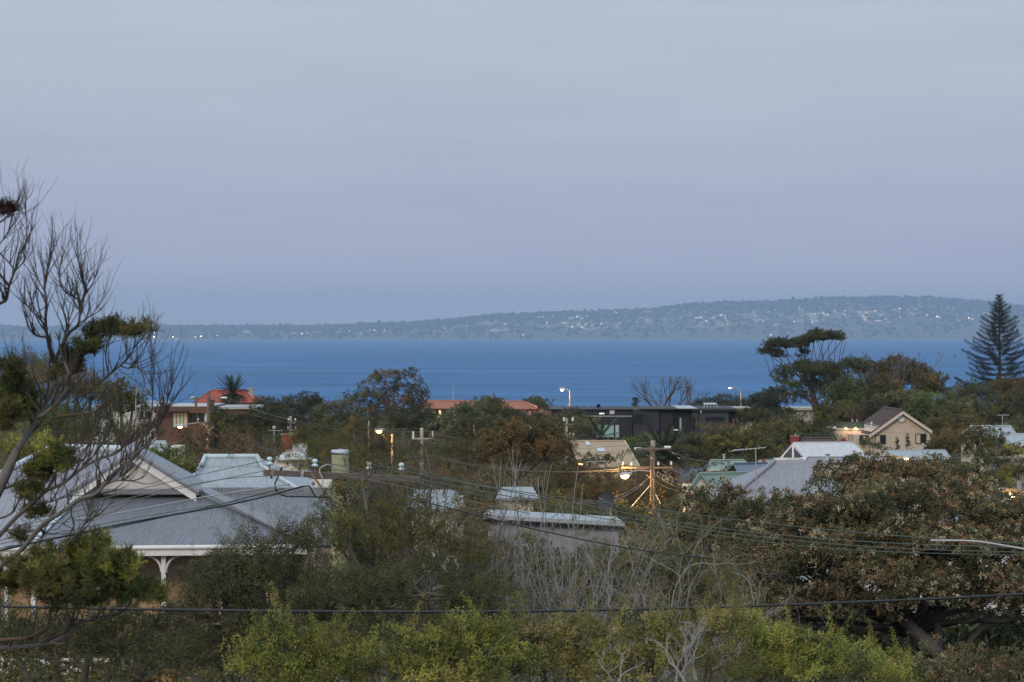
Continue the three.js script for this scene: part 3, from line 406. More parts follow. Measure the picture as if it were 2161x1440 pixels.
{ // tan steep roof
  const d = 165, c = px(1280, 990, d), T = new Thing('tan_roof_house', 'house with a broad tan iron roof and skylights below the charcoal house', 'house', gnd(c)), W = px, f = frame(V(0, 0, 0)), P = [W(1222, 988, d), W(1349, 985, d), W(1318, 931, d + 3.2), W(1204, 931, d + 3.2)];
  T.add('roof_face', [slab(P.map((p) => p.clone().add(V(0, -.03, 0))), .08), sheet(P, .2, .014, 6)], M.roofTan); T.add('roof_face', slab([P[2].clone(), P[3].clone(), P[3].clone().add(V(0, -1.6, -4)), P[2].clone().add(V(0, -1.6, -4))], .08), M.roofTan);
  T.add('verge', tube([P[1].clone().add(V(.02, .02, 0)), P[2].clone().add(V(.02, .02, 0))], .07, .07, 5), M.creamPale); T.add('ridge_cap', tube([P[2], P[3]], .08, .08, 6), M.roofTan);
  const s = (x0, x1, y0, y1) => { const T1 = (x, y) => { const t = (988 - y) / 57; return W(x, y, d + 3.2 * t).add(V(0, .05, .03)); }; T.add('skylight', slab([T1(x0, y1), T1(x1, y1), T1(x1 - 4, y0), T1(x0 - 4, y0)], .04), M.capMetal); }; s(1238, 1247, 933, 941); s(1262, 1278, 946, 954);
  T.add('wall', box(f, W(1228, 0, d).x, W(1342, 0, d).x, ground(c.x, c.z) - .3, W(0, 989, d).y, -d - 7, -d - .3), M.creamPale);
}
{ // beige two-storey gable house
  const d = 215, c = px(1904, 951, d), k = d / FOC, T = new Thing('beige_gable_house', 'beige two-storey house with a brown tiled gable roof and round vent', 'house', gnd(c)), f = frame(c, .03), X = (x) => (x - 1904) * k, Y = (y) => (951 - y) * k, g = ground(c.x, c.z) - c.y, x0 = X(1838), x1 = X(1964), L = -9;
  const wall = T.add('wall', [box(f, x0, x1, g - .3, Y(912.5), L, 0)], M.beige); T.add('side_wall', box(f, X(1806), x0 - .01, g - .3, Y(919), L, -1.2), M.beige);
  const gab = T.add('gable_wall', slabZ(f, [[X(1838), Y(912)], [X(1964), Y(912)], [X(1964), Y(908)], [X(1904), Y(871)], [X(1838), Y(911)]], -.02, 7), M.beige); T.add('storey_trim', box(f, x0, x1, Y(913.4), Y(912.2), 0, .04), M.beigeTrim, wall);
  { const A = at(f, X(1904), Y(867), L - .3), B = at(f, X(1904), Y(867), .5), e0 = at(f, X(1832), Y(917), L - .3), e1 = at(f, X(1832), Y(917), .5), h0 = at(f, X(1966), Y(908), L - .3), h1 = at(f, X(1966), Y(908), .5), mk = (p) => [slab(p.map((q) => q.clone().add(V(0, -.04, 0))), .1), sheet(p, .3, .03, 6)]; T.add('roof_face', mk([e0, e1, B, A]), M.roofBrown); T.add('roof_face', mk([h1, h0, A, B]), M.roofBrown); T.add('ridge_cap', tube([A, B].map((p) => p.clone().add(V(0, .04, 0))), .12, .12, 7), M.roofBrown); T.add('gutter', tube([e0, e1].map((p) => p.clone().add(V(-.05, -.1, 0))), .08, .08, 6), M.beigeTrim);
    for (let i = 1; i < 13; i++) { const t = i / 13; T.add('tile_course', tube([e0.clone().lerp(A, t).add(V(0, .03, 0)), e1.clone().lerp(B, t).add(V(0, .03, 0))], .045, .045, 4), M.roofBrown); } }
  T.add('barge_board', barge(f, [X(1832), Y(918)], [X(1904), Y(867.5)], .34, .56, .08), M.beigeTrim); T.add('barge_board', barge(f, [X(1904.1), Y(867.5)], [X(1966), Y(909)], .34, .565, .08), M.beigeTrim);
  T.add('round_vent', new THREE.CylinderGeometry(.36, .36, .1, 24).rotateX(Math.PI / 2).translate(X(1902.5), Y(884), .05).applyMatrix4(f.m), M.white, gab); T.add('vent_ring', new THREE.TorusGeometry(.38, .06, 6, 24).translate(X(1902.5), Y(884), .1).applyMatrix4(f.m), M.galv, gab);
  windowAt(T, f, X(1848), X(1868), Y(936), Y(919.5), .02, M.frameDark, [[M.blind, 1], [M.glass, 1.1]], wall); windowAt(T, f, X(1933.5), X(1954), Y(935.5), Y(917), .02, M.frameDark, [[M.blind, 1], [M.glass, 1.1]], wall); windowAt(T, f, X(1820), X(1831), Y(936), Y(921), -1.18, M.frameDark, [[M.glass, 1], [M.blind, 1]]);
  for (const x of [1880, 1893, 1910, 1925]) T.add('wall_batten', box(f, X(x) - .03, X(x) + .03, Y(950), Y(913.5), .002, .03), M.beige, wall);
  T.add('downpipe', bar(at(f, x0 + .2, g, .05), at(f, x0 + .2, Y(914), .05), .05), M.beigeTrim); T.add('roof_vent', [bar(at(f, X(1854), Y(905), -3.5), at(f, X(1854), Y(893), -3.5), .06), bar(at(f, X(1854), Y(898), -3.5), at(f, X(1854), Y(896), -3.5), .14)], M.white);
  // side annex with flat roof terrace and glass balustrade
  const q = px(1790, 951, d + 4), fa = frame(q), Xa = (x) => (x - 1790) * k, Ya = (y) => (951 - y) * k;
  const an = T.add('annex_wall', box(fa, Xa(1762), Xa(1828), ground(q.x, q.z) - q.y - .3, Ya(906), -6, 0), M.beige); T.add('annex_coping', box(fa, Xa(1761), Xa(1829), Ya(906), Ya(904.2), -6.2, .12), M.beigeTrim, an); windowAt(T, fa, Xa(1791), Xa(1795), Ya(926), Ya(917), .02, M.frameDark, [[M.glass, 1]], an);
  T.add('balustrade_glass', box(fa, Xa(1765), Xa(1826), Ya(903.6), Ya(891), -.3, -.27), M.screenGlass, an); T.add('handrail', box(fa, Xa(1765), Xa(1826), Ya(891), Ya(889.8), -.33, -.25), M.frameDark, an);
  const lit = glow(1, .62, .25, 8); for (const x of [1785, 1806]) { const w = T.add('wall_lamp', new THREE.SphereGeometry(.09, 10, 8).translate(...at(fa, Xa(x), Ya(903.4), .22).toArray()), lit, an); void w; const p = new THREE.PointLight(lin(1, .6, .28), 1.4); p.name = 'wall_lamp_light'; p.position.copy(at(fa, Xa(x), Ya(903.4), .22)); p.castShadow = true; scene.add(p); }
  for (const x of [1806, 1816]) T.add('terrace_post', bar(at(fa, Xa(x), Ya(904), -2), at(fa, Xa(x), Ya(886), -2), .04), M.white, an);
}
{ // white-roofed house with glazed gable
  const d = 165, c = px(1740, 975, d), k = d / FOC, T = new Thing('white_roof_house', 'white iron-roofed house with a glazed triangular gable end', 'house', gnd(c)), f = frame(c), X = (x) => (x - 1740) * k, Y = (y) => (975 - y) * k, g = ground(c.x, c.z) - c.y;
  const W = px, A = W(1674, 935, d + 2), B = W(1800, 934, d + 4.5), C = W(1838, 966, d + 2.2), D = W(1702, 967, d - .4), E = W(1646, 966.5, d + 2.2);
  T.add('roof_face', [slab([D, C, B, A].map((p) => p.clone().add(V(0, -.03, 0))), .08), sheet([D, C, B, A], .2, .012, 6)], M.roofWhite); T.add('roof_face', slab([E, A, B, B.clone().add(V(-.8, -1.3, 3 - 6))], .08), M.roofWhite); T.add('ridge_cap', tube([A, B], .07, .07, 6), M.roofWhite);
  const dn = V(0, -.16, 0), up = (p, y) => p.clone().add(V(0, y, 0)); T.add('barge_board', slab([E, A, up(A, -.28), up(E, -.28)].map((p) => p.clone().add(V(0, 0, .12))), .06), M.white); T.add('barge_board', slab([A, D, up(D, -.28), up(A, -.28)].map((p) => p.clone().add(V(0.02, 0, .14))), .06), M.white);
  const m = D.clone().lerp(E, .5); T.add('gable_pane', slab([E.clone().lerp(A, .12), m.clone().add(V(-.05, .06, 0)), A.clone().lerp(m, .18).add(V(-.06, 0, 0))].map((p) => p.add(V(0, -.05, 0))), .04), M.char3); T.add('gable_pane', slab([m.clone().add(V(.05, .06, 0)), D.clone().lerp(A, .12), A.clone().lerp(m, .18).add(V(.06, 0, 0))].map((p) => p.add(V(0, -.05, 0))), .04), M.char3);
  T.add('king_post', bar(m.clone().add(V(0, .02, .08)), A.clone().add(V(0, -.15, .08)), .1, .1, 4), M.white); T.add('tie_beam', slab([E, D, up(D, -.25), up(E, -.25)].map((p) => p.clone().add(V(0, .02, .1))), .1), M.white);
  const lo = E.y - .25; T.add('wall', box(f, X(1652), X(1700), g - .3, lo - c.y, -6, -1.2), M.white); T.add('wall', box(f, X(1700), X(1830), g - .3, Y(968), -7, -1), M.white); for (const p of [E, m, D]) T.add('post', bar(V(p.x + .1, lo, p.z), V(p.x + .1, c.y + g, p.z), .09, .09, 4), M.white);
  T.add('gutter', tube([D.clone().add(V(0, -.05, .06)), C.clone().add(V(0, -.05, .06))], .06, .06, 6), M.white); const fl = W(1804, 968, d + 1); T.add('flue', bar(W(1804, 972, d + 1), W(1804, 953, d + 1), .07), M.galv); T.add('flue_cap', bar(W(1804, 953.5, d + 1), W(1804, 951, d + 1), .12), M.galv); void fl; void dn;
  const B2 = new Thing('brick_chimney_house', 'dark roof ridge with two red brick chimneys behind the white-roofed house', 'house', gnd(px(1745, 955, 185))), q = px(1745, 936, 185), f2 = frame(q), k2 = 185 / FOC; roofX(B2, f2, -70 * k2, 60 * k2, -8, 0, -1.2, .25, 1.5, 1.5, M.roofBrown, { capR: .09 }); B2.add('wall', box(f2, -66 * k2, 56 * k2, ground(q.x, q.z) - q.y, -1.25, -7.7, -.4), M.creamPale); brickStack(B2, f2, -63 * k2, -47 * k2, -1, 9 * k2, -4.4, -3.7); brickStack(B2, f2, 47 * k2, 54 * k2, -1, 4 * k2, -4.4, -3.8); B2.add('flue', bar(at(f2, -53 * k2, 9 * k2, -4), at(f2, -53 * k2, 16 * k2, -4), .06), M.galv);
}
{ // grey and white low roofs below the beige house
  const mk = (name, lab, d, P, m, wallM = M.white, opt = {}) => { const pts = P.map(([x, y, z]) => px(x, y, d + (z ?? 0))), c = pts[0].clone().add(pts[1]).multiplyScalar(.5), T = new Thing(name, lab, 'house', gnd(c)); T.add('roof_face', [slab(pts.map((p) => p.clone().add(V(0, -.03, 0))), .07), sheet(pts, opt.pitch ?? .2, .012, 6)], m);
    const back = [pts[3], pts[2], pts[2].clone().add(V(.3, -1, -3.5)), pts[3].clone().add(V(-.3, -1, -3.5))]; T.add('roof_face', slab(back, .07), m); T.add('ridge_cap', tube([pts[2], pts[3]].map((p) => p.clone().add(V(0, .02, 0))), .07, .07, 6), m);
    for (const [a, b] of [[0, 3], [1, 2]]) T.add('verge', tube([pts[a], pts[b]].map((p) => p.clone().add(V(0, .02, 0))), .06, .06, 5), m);
    T.add('gutter', tube([pts[0], pts[1]].map((p) => p.clone().add(V(0, -.05, .05))), .06, .06, 6), wallM); const x0 = Math.min(pts[0].x, pts[1].x), x1 = Math.max(pts[0].x, pts[1].x), lo = Math.min(pts[0].y, pts[1].y); T.add('wall', box(frame(V(0, 0, 0)), x0 + .4, x1 - .4, ground(c.x, c.z) - .3, lo - .06, pts[2].z - 3, Math.min(pts[0].z, pts[1].z) - .3), wallM); return T; };
  mk('grey_roof_house', 'low grey iron roof in front of the beige house with tall flue', 175, [[1858, 969], [2008, 968], [1995, 951, 4], [1872, 952, 4]], M.roofPale).add('flue', [bar(px(1948, 958, 176), px(1948, 938, 176), .07), bar(px(1948, 939, 176), px(1948, 936, 176), .11)], M.galv);
  mk('grey_roof_house', 'grey hipped roof beside the white flat roof under the lamp', 160, [[1820, 981], [1900, 981], [1882, 960, 4], [1848, 960, 4]], M.roofPale);
  mk('grey_roof_house', 'grey roof slope just right of the small roof lamp', 158, [[1895, 978], [1950, 982], [1938, 962, 4], [1908, 962, 4]], M.roofPale);
  mk('white_flat_house', 'low white flat roof above the brown tree crown', 150, [[1800, 990], [1930, 992], [1915, 974, 6], [1822, 974, 6]], M.roofWhite);
  mk('white_flat_house', 'small white roof corner right of the low white flat roof', 150, [[1926, 996], [1952, 992], [1945, 979, 5], [1924, 979, 5]], M.roofWhite);
  mk('grey_roof_house', 'low grey roof strip between the white house and the lamp', 155, [[1700, 974], [1832, 974], [1826, 966, 3], [1705, 966, 3]], M.roofGrey);
  mk('green_roof_house', 'pale green iron roof with a stubby flue behind the tall aerial', 150, [[1494, 992], [1590, 990], [1570, 972, 3], [1500, 972, 3]], M.roofGreen, M.creamPale).add('flue', [bar(px(1528, 975, 152), px(1528, 961, 152), .09), bar(px(1528, 961, 152), px(1528, 959, 152), .13)], M.galv);
  mk('blue_roof_house', 'ribbed dark blue roof beside the lilac hipped roof', 140, [[1560, 1004], [1640, 1000], [1620, 978, 3], [1548, 979, 3]], M.roofBlue, M.creamPale, { pitch: .5 });
  mk('green_roof_house', 'small pale green roof with a tiny brick chimney behind the lilac roof', 162, [[1596, 984], [1640, 984], [1632, 972, 2], [1602, 973, 2]], M.roofGreen, M.creamPale).add('chimney', box(frame(px(1612, 976, 163)), -.15, .15, -.3, .2, -.15, .15), M.brick);
  mk('blue_roof_house', 'dark blue-grey roof partly hidden behind the street pole palm', 150, [[1432, 1018], [1492, 1016], [1478, 988, 4], [1436, 989, 4]], M.roofBlue, M.creamPale, { pitch: .4 });
  mk('pale_hip_house', 'pale grey iron roof at right behind the round bush', 150, [[2062, 926], [2149, 922], [2133, 900, 4], [2048, 900, 4]], M.roofPale, M.creamPale);
  const r = mk('pale_hip_house', 'pale grey hipped roof with a cream gutter at the right edge', 138, [[2092, 939], [2260, 940], [2210, 917, 4], [2122, 917, 4]], M.roofPale, M.beigeTrim); r.add('fascia', box(frame(V(0, 0, 0)), px(2094, 0, 138).x, px(2260, 0, 138).x, px(0, 943, 138).y, px(0, 940, 138).y, -137.98, -137.9), M.beigeTrim);
  const A = new Thing('tv_aerial', 'thin tv aerial on the pale roof at right', 'antenna', px(2116, 901, 154)); A.add('mast', bar(px(2116, 901, 154), px(2116, 876, 154), .025), M.galv); A.add('boom', bar(px(2105, 876.5, 154), px(2131, 876.5, 154), .022), M.galv);
  // green gable house
  const d = 112, T = new Thing('green_gable_house', 'pale green iron-roofed house with a cream gable beside the street pole', 'house', gnd(px(1500, 1030, d))), W = px, f = frame(V(0, 0, 0));
  const a = W(1453, 1034, d - .6), b = W(1477, 999, d + .4), e = W(1502, 1034, d + .6), b2 = W(1580, 997, d + 5), e2 = W(1600, 1036, d + 4.2); T.add('roof_face', [slab([e, e2, b2, b].map((p) => p.clone().add(V(0, -.03, 0))), .06), sheet([e, e2, b2, b], .1, .01, 6)], M.roofGreen); T.add('roof_face', slab([a, b, b2, b2.clone().add(V(-1, -1, -2.5))], .06), M.roofGreen);
  T.add('gable_wall', slab([a.clone().lerp(b, .1).add(V(.1, -.1, -.05)), e.clone().add(V(-.1, 0, -.05)), b.clone().add(V(0, -.12, -.05))], .1), M.creamPale); T.add('barge_board', tube([a, b], .07, .07, 4), M.roofGreen); T.add('barge_board', tube([b, e], .07, .07, 4), M.roofGreen); T.add('ridge_cap', tube([b, b2], .06, .06, 6), M.roofGreen); T.add('wall', box(f, a.x + .2, e2.x - .3, ground(a.x, a.z) - .3, e.y - .05, -d - 6, -d - .8), M.creamPale);
}
{ // lilac hipped roof
  const d = 88, T = new Thing('lilac_hip_house', 'house with a big lilac-grey corrugated hip roof behind the brown tree', 'house', gnd(px(1640, 1070, d))), W = px, f = frame(V(0, 0, 0));
  const A = W(1634, 976, d + 4), B = W(1745, 976, d + 4), C = W(1508, 1080, d - .6), D = W(1700, 1100, d - 1.4), E = W(1800, 1010, d + 5);
  const q = (p, m) => [slab(p.map((v) => v.clone().add(V(0, -.03, 0))), .06), sheet(p, .1, .012, 6)];
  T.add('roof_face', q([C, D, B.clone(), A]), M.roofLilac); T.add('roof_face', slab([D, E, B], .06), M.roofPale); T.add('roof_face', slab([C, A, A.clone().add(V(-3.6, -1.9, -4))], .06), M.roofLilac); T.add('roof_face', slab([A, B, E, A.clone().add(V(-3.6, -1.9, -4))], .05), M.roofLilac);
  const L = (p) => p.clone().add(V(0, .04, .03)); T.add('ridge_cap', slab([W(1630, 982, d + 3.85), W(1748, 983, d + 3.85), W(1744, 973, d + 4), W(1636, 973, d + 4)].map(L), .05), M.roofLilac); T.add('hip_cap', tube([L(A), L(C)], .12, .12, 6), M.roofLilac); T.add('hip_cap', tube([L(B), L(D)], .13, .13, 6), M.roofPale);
  T.add('wall', box(f, C.x + .5, D.x, ground(C.x, C.z) - .3, C.y - .1, -d - 6, -d + .2), M.creamPale);
  const S = new Thing('grey_vent_pipe', 'short grey vent pipe rising behind the lilac roof ridge', 'pipe', W(1747, 985, d + 6)); S.add('pipe', bar(W(1747, 990, d + 6), W(1747, 961, d + 6), .09), M.galv); S.add('cap', bar(W(1747, 961, d + 6), W(1747, 959, d + 6), .11), M.frameDark);
  const Q = new Thing('tv_antenna', 'tall mast with a long fishbone tv antenna in front of the white-roofed house', 'antenna', gnd(W(1599, 1040, d - 8))), dd = d - 8, bo = [W(1546, 951, dd + .6), W(1617, 945, dd - .4)];
  Q.add('mast', bar(gnd(W(1600, 1040, dd)), W(1595, 947, dd), .03, .022), M.galv); Q.add('boom', bar(bo[0], bo[1], .016), M.cablePale); for (let i = 0; i < 9; i++) { const p = bo[0].clone().lerp(bo[1], i / 8.5), l = lerp(.42, .2, i / 8); Q.add('element', bar(p.clone().add(V(-l * .5, -.03, l)), p.clone().add(V(l * .5, .02, -l)), .009), M.cablePale); }
}
{ // white gable with red chimney
  const d = 150, c = px(600, 965, d), k = d / FOC, T = new Thing('white_gable_cottage', 'white roof end with a red brick chimney among the mid-left trees', 'house', gnd(c)), f = frame(c), X = (x) => (x - 600) * k, Y = (y) => (965 - y) * k;
  T.add('roof_face', [slab([px(575, 970, d - 1), px(650, 970, d - 1), px(650, 937, d + 2), px(622, 937, d + 2)], .07)], M.roofWhite); T.add('wall', box(f, X(580), X(650), ground(c.x, c.z) - c.y, Y(972), -4, .4), M.white); const ch = brickStack(T, f, X(591), X(613), Y(955), Y(921), -1.6, -.9); void ch;
  T.add('roof_vent', bar(px(613, 945, d + 1), px(613, 930, d + 1), .035), M.white);
}
{ // white weatherboard house behind the big tree, and fence
  const d = 58, c = px(1900, 1330, d), T = new Thing('white_weatherboard_house', 'white weatherboard house glimpsed through the big brown tree', 'house', gnd(c)), f = frame(V(0, 0, 0)), g = ground(c.x, c.z), x0 = px(1750, 0, d).x, x1 = px(2230, 0, d).x, y1 = px(0, 1120, d).y;
  const w = T.add('wall', box(f, x0, x1, g - .3, y1, -d - 7, -d), M.white); for (let k = 0; k < 22; k++) { const y = g + k * .17; if (y + .17 < y1) T.add('board', slab([V(x0, y, -d + .04), V(x1, y, -d + .04), V(x1, y + .18, -d + .008), V(x0, y + .18, -d + .008)], .012), M.white, w); }
  roofX(T, f, x0 - .5, x1 + .5, -d - 7.5, -d + .5, y1, y1 + 1.0, 2.6, 2.6, M.roofGrey, { pitch: .1, capR: .09 }); T.add('gutter', tube([V(x0 - .5, y1, -d + .55), V(x1 + .5, y1, -d + .55)], .06, .06, 6), M.white);
  const q = px(350, 1300, 40), U = new Thing('white_fence_panel', 'white painted fence glimpsed through the lower left branches', 'fence', gnd(px(120, 1300, 44))), d2 = 44; void q; const gf = ground(px(120, 0, d2).x, -d2), a = px(-40, 0, d2).x, b = px(330, 0, d2).x; for (let x = a; x < b; x += .13) U.add('picket', box(f, x, x + .1, gf, gf + 1.15, -d2, -d2 + .02), M.white); U.add('rail', box(f, a, b, gf + .25, gf + .33, -d2 - .05, -d2 - .004), M.white); U.add('rail', box(f, a, b, gf + .85, gf + .93, -d2 - .05, -d2 - .004), M.white);
  const d3 = 118, P = new Thing('grey_paling_fence', 'grey paling fence behind the dark cypress at right', 'fence', gnd(px(2130, 975, d3))), xa = px(2080, 0, d3).x, xb = px(2220, 0, d3).x, yt = px(0, 963, d3).y; for (let i = 0, x = xa; x < xb; i++, x += .16) P.add('paling', box(f, x, x + .14, ground(x, -d3) - .2, yt - .03 * (i % 3), -d3, -d3 + .02), M.barkGrey);
}
// ---------- poles, lamps, wires ----------
function insulator(T, p, s, m, parent) { // two-skirted pin insulator
  const prof = [[0, 0], [.055, 0], [.06, .03], [.045, .05], [.028, .06], [.03, .075], [.05, .085], [.048, .12], [.03, .14], [0, .145]].map(([r, y]) => new THREE.Vector2(r * s, y * s));
  const i = T.add('insulator', new THREE.LatheGeometry(prof, 14).translate(p.x, p.y, p.z), m, parent); T.add('pin', bar(p.clone().add(V(0, -.09 * s, 0)), p.clone().add(V(0, .01, 0)), .016 * s), M.steelRust, i); return p.clone().add(V(0, .1 * s, 0));
}
function wire(name, label, group, pts, r, m) { const w = new THREE.Mesh(tube(smooth(pts, Math.max(24, pts.length * 8)), r, r, 5), m); w.name = numbered(name); w.castShadow = true; tag(w, label, 'cable', group); scene.add(w); return w; }
function span(a, b, sag, n = 14) { const o = []; for (let i = 0; i <= n; i++) { const t = i / n, p = a.clone().lerp(b, t); p.y -= sag * 4 * t * (1 - t); o.push(p); } return o; }
function lampHead(T, p, dir, warm, power, s = 1) { // cobra-head lantern: shell above, glowing bowl below, and a light of the same size in it
  const f = frame(p, Math.atan2(-dir.z, dir.x)), sh = new THREE.SphereGeometry(.2 * s, 14, 8).scale(1.9, .5, .8).applyMatrix4(f.m), h = T.add('lamp_head', sh, M.galv);
  const col = warm ? [1, .58, .2] : [1, .80, .52]; T.add('lamp_bowl', new THREE.SphereGeometry(Math.min(.2, .17 * s), 14, 8).scale(1.2, .9, .9).translate(...at(f, .06, -.09 * s, 0).toArray()), glow(...col, warm ? 18 : 30), h);
  const l = new THREE.PointLight(lin(...col), power); l.name = 'street_lamp_light'; l.position.copy(at(f, .06, -.09 * s, 0)); l.shadow.radius = 6; l.castShadow = true; scene.add(l);
}
const P = px;
{ // near pole: green treated timber with a metal cap, two half crossarms, insulators, brace and cable tails
  const d = 32, top = P(718, 954, d), T = new Thing('near_utility_pole', 'greenish timber utility pole with metal cap and crossarm in front of the cottage roof', 'pole', gnd(top));
  const pole = T.add('pole', tube([gnd(top).add(V(0, -.3, 0)), top], .16, .14, 16), M.poleGreen); T.add('pole_cap', [bar(top.clone().add(V(0, -.035, 0)), top.clone().add(V(0, .03, 0)), .148, .148, 16), bar(top.clone().add(V(0, .03, 0)), top.clone().add(V(0, .045, 0)), .03, .03, 8)], M.capMetal, pole);
  const a = P(553, 990, d - .3), b = P(880, 1004, d + .35), dir = b.clone().sub(a).normalize(), f = frame(a, Math.atan2(-dir.z, Math.hypot(dir.x, 0))), len = a.distanceTo(b); const tilt = new THREE.Matrix4().makeRotationZ(Math.asin(dir.y)); const F2 = { o: a, m: f.m.clone().multiply(tilt) };
  const zf = .2; // the arm is bolted to the camera side of the pole
  const arm = T.add('crossarm', box(F2, 0, len, -.09, 0, zf - .06, zf + .06), M.armWood); T.add('arm_end', box(F2, -.012, 0, -.088, -.002, zf - .058, zf + .058), M.armEnd, arm); T.add('arm_band', box(F2, .1, .155, -.095, .005, zf - .065, zf + .065), M.steelRust, arm); T.add('arm_plate', box(F2, .58, .625, -.088, .0, zf + .06, zf + .066), M.capMetal, arm);
  T.add('bolt', bar(at(F2, .125, -.14, zf), at(F2, .125, -.09, zf), .02), M.steelRust, arm);
  const ins = []; for (const [x, m] of [[.085, M.ceramic], [.81, M.ceramic], [1.68, M.ceramicWhite], [2.22, M.ceramic]]) ins.push(insulator(T, at(F2, x, .075, zf), .92, m, arm));
  T.add('brace', bar(at(F2, .735, -.02, zf + .09), P(696, 1052, d - .35), .018, .018, 6), M.steelRust); T.add('brace_clamp', new THREE.SphereGeometry(.03, 8, 6).translate(...P(661, 1021, d - .32).toArray()), M.steelRust);
  // service cable tails hanging below the arm
  T.add('cable_tail', [tube(smooth([P(594, 988, d - .45), P(588, 1004, d - .45), P(580, 1022, d - .45), P(582, 1034, d - .45), P(596, 1046, d - .42), P(640, 1048.5, d - .4), P(692, 1050, d - .3)], 30), .012, .012, 6), tube([P(595, 986, d - .45), P(588, 1003, d - .45)], .018, .018, 6)], M.cableBlack);
  T.add('cable_tail', tube(smooth([P(640, 1027, d - .4), P(652, 1027, d - .4), P(658, 1036, d - .4), P(664, 1046, d - .4), P(676, 1053, d - .4)], 20), .012, .012, 6), M.cableBlack); T.add('cable_tail', tube(smooth([P(690, 1030, d - .4), P(684, 1042, d - .4), P(674, 1049, d - .4)], 12), .01, .01, 6), M.cableBlack);
  T.add('jumper', tube(smooth([P(702, 984, d - .2), P(688, 982, d - .35), P(676, 988, d - .4), P(674, 996, d - .4), P(681, 1012, d - .4), P(680, 1030, d - .4)], 24), .011, .011, 6), M.cablePale);
  // conductors and service cables off to the lower left, over the cottage
  const G = 'cables from the near pole to the left';
  const L = [[ins[0], [380, 1012], [150, 1072], [-60, 1150], 24, .006, M.wire, 'bare wire from the leftmost insulator sweeping left over the cottage gable'], [ins[1], [420, 1022], [200, 1080], [-60, 1160], 25, .006, M.wire, 'bare wire from the second insulator sweeping left over the cottage roof'], [at(F2, .62, -.05, zf + .1), [470, 1012], [220, 1064], [-60, 1140], 25, .006, M.wire, 'thin wire leaving the crossarm plate towards the left roof'], [P(640, 1027, d - .4), [500, 1062], [250, 1108], [-60, 1175], 24, .015, M.cableBlack, 'thick black service cable running left over the corrugated roof'], [P(600, 1031, d - .4), [440, 1070], [230, 1116], [-60, 1168], 25, .008, M.cableBlack, 'thin black cable just above the thick service cable on the left'], [P(640, 1036, d - .4), [540, 1052], [260, 1098], [-60, 1160], 26, .006, M.wire, 'fine dark wire below the thick black service cable'], [P(612, 1022, d - .4), [440, 1048], [220, 1088], [-60, 1128], 25, .009, M.cablePale, 'twisted pale grey service line crossing the cottage roof']];
  for (const [s, q1, q2, q3, dd, r, m, lab] of L) wire('overhead_cable', lab, G, [s, P(...q1, lerp(d, dd, .35)), P(...q2, lerp(d, dd, .7)), P(...q3, dd)], r, m);
  const G2 = 'cables from the near pole to the right';
  const Rr = [[ins[3], [1000, 1022], [1280, 1062], [1560, 1098], [1850, 1128], [2260, 1154], 30, .0075, 'topmost green cable running right past the big brown tree'], [ins[2], [960, 1016], [1200, 1060], [1480, 1110], [1800, 1142], [2260, 1160], 29, .0075, 'second green cable running right past the big brown tree'], [ins[1], [900, 1015], [1180, 1068], [1450, 1114], [1800, 1152], [2260, 1170], 28, .0075, 'third green cable running right past the big brown tree'], [ins[0], [880, 1020], [1150, 1074], [1420, 1117], [1750, 1158], [2260, 1176], 28, .006, 'lowest green cable running right past the big brown tree']];
  for (const [s, q1, q2, q3, q4, q5, dd, r, lab] of Rr) wire('overhead_cable', lab, G2, [s, ...[q1, q2, q3, q4, q5].map((q, i) => P(...q, lerp(d, dd, (i + 1) / 5)))], r, M.cableGreen);
  wire('overhead_cable', 'pale sleeved cable end on the green cables at right', 'cables from the near pole to the right', [P(1965, 1141, 28.5), P(2060, 1143, 28.4), P(2120, 1152, 28.3), P(2200, 1166, 28.2)], .013, M.cablePale);
  wire('overhead_cable', 'dark service cable dropping from the near pole down to the right', G2, [P(722, 1022, d - .2), P(830, 1044, 31), P(960, 1076, 30), P(1130, 1118, 29), P(1330, 1158, 28), P(1500, 1180, 27)], .010, M.cableBlack);
  wire('overhead_cable', 'second dark cable dropping right behind the twiggy tree', G2, [P(704, 1002, d - .2), P(760, 1010, 31.6), P(900, 1038, 31), P(1000, 1060, 30.5), P(1120, 1085, 30)], .006, M.wire);
  wire('telecom_cable', 'thick black telephone cable sagging across the foreground bushes', null, [P(-160, 1275, 17), P(0, 1280.5, 17), P(330, 1287, 17), P(700, 1291.5, 17), P(1080, 1291, 17), P(1450, 1284, 17), P(1800, 1272, 17), P(2161, 1255, 17), P(2350, 1243, 17)], .0125, M.cableBlack);
}
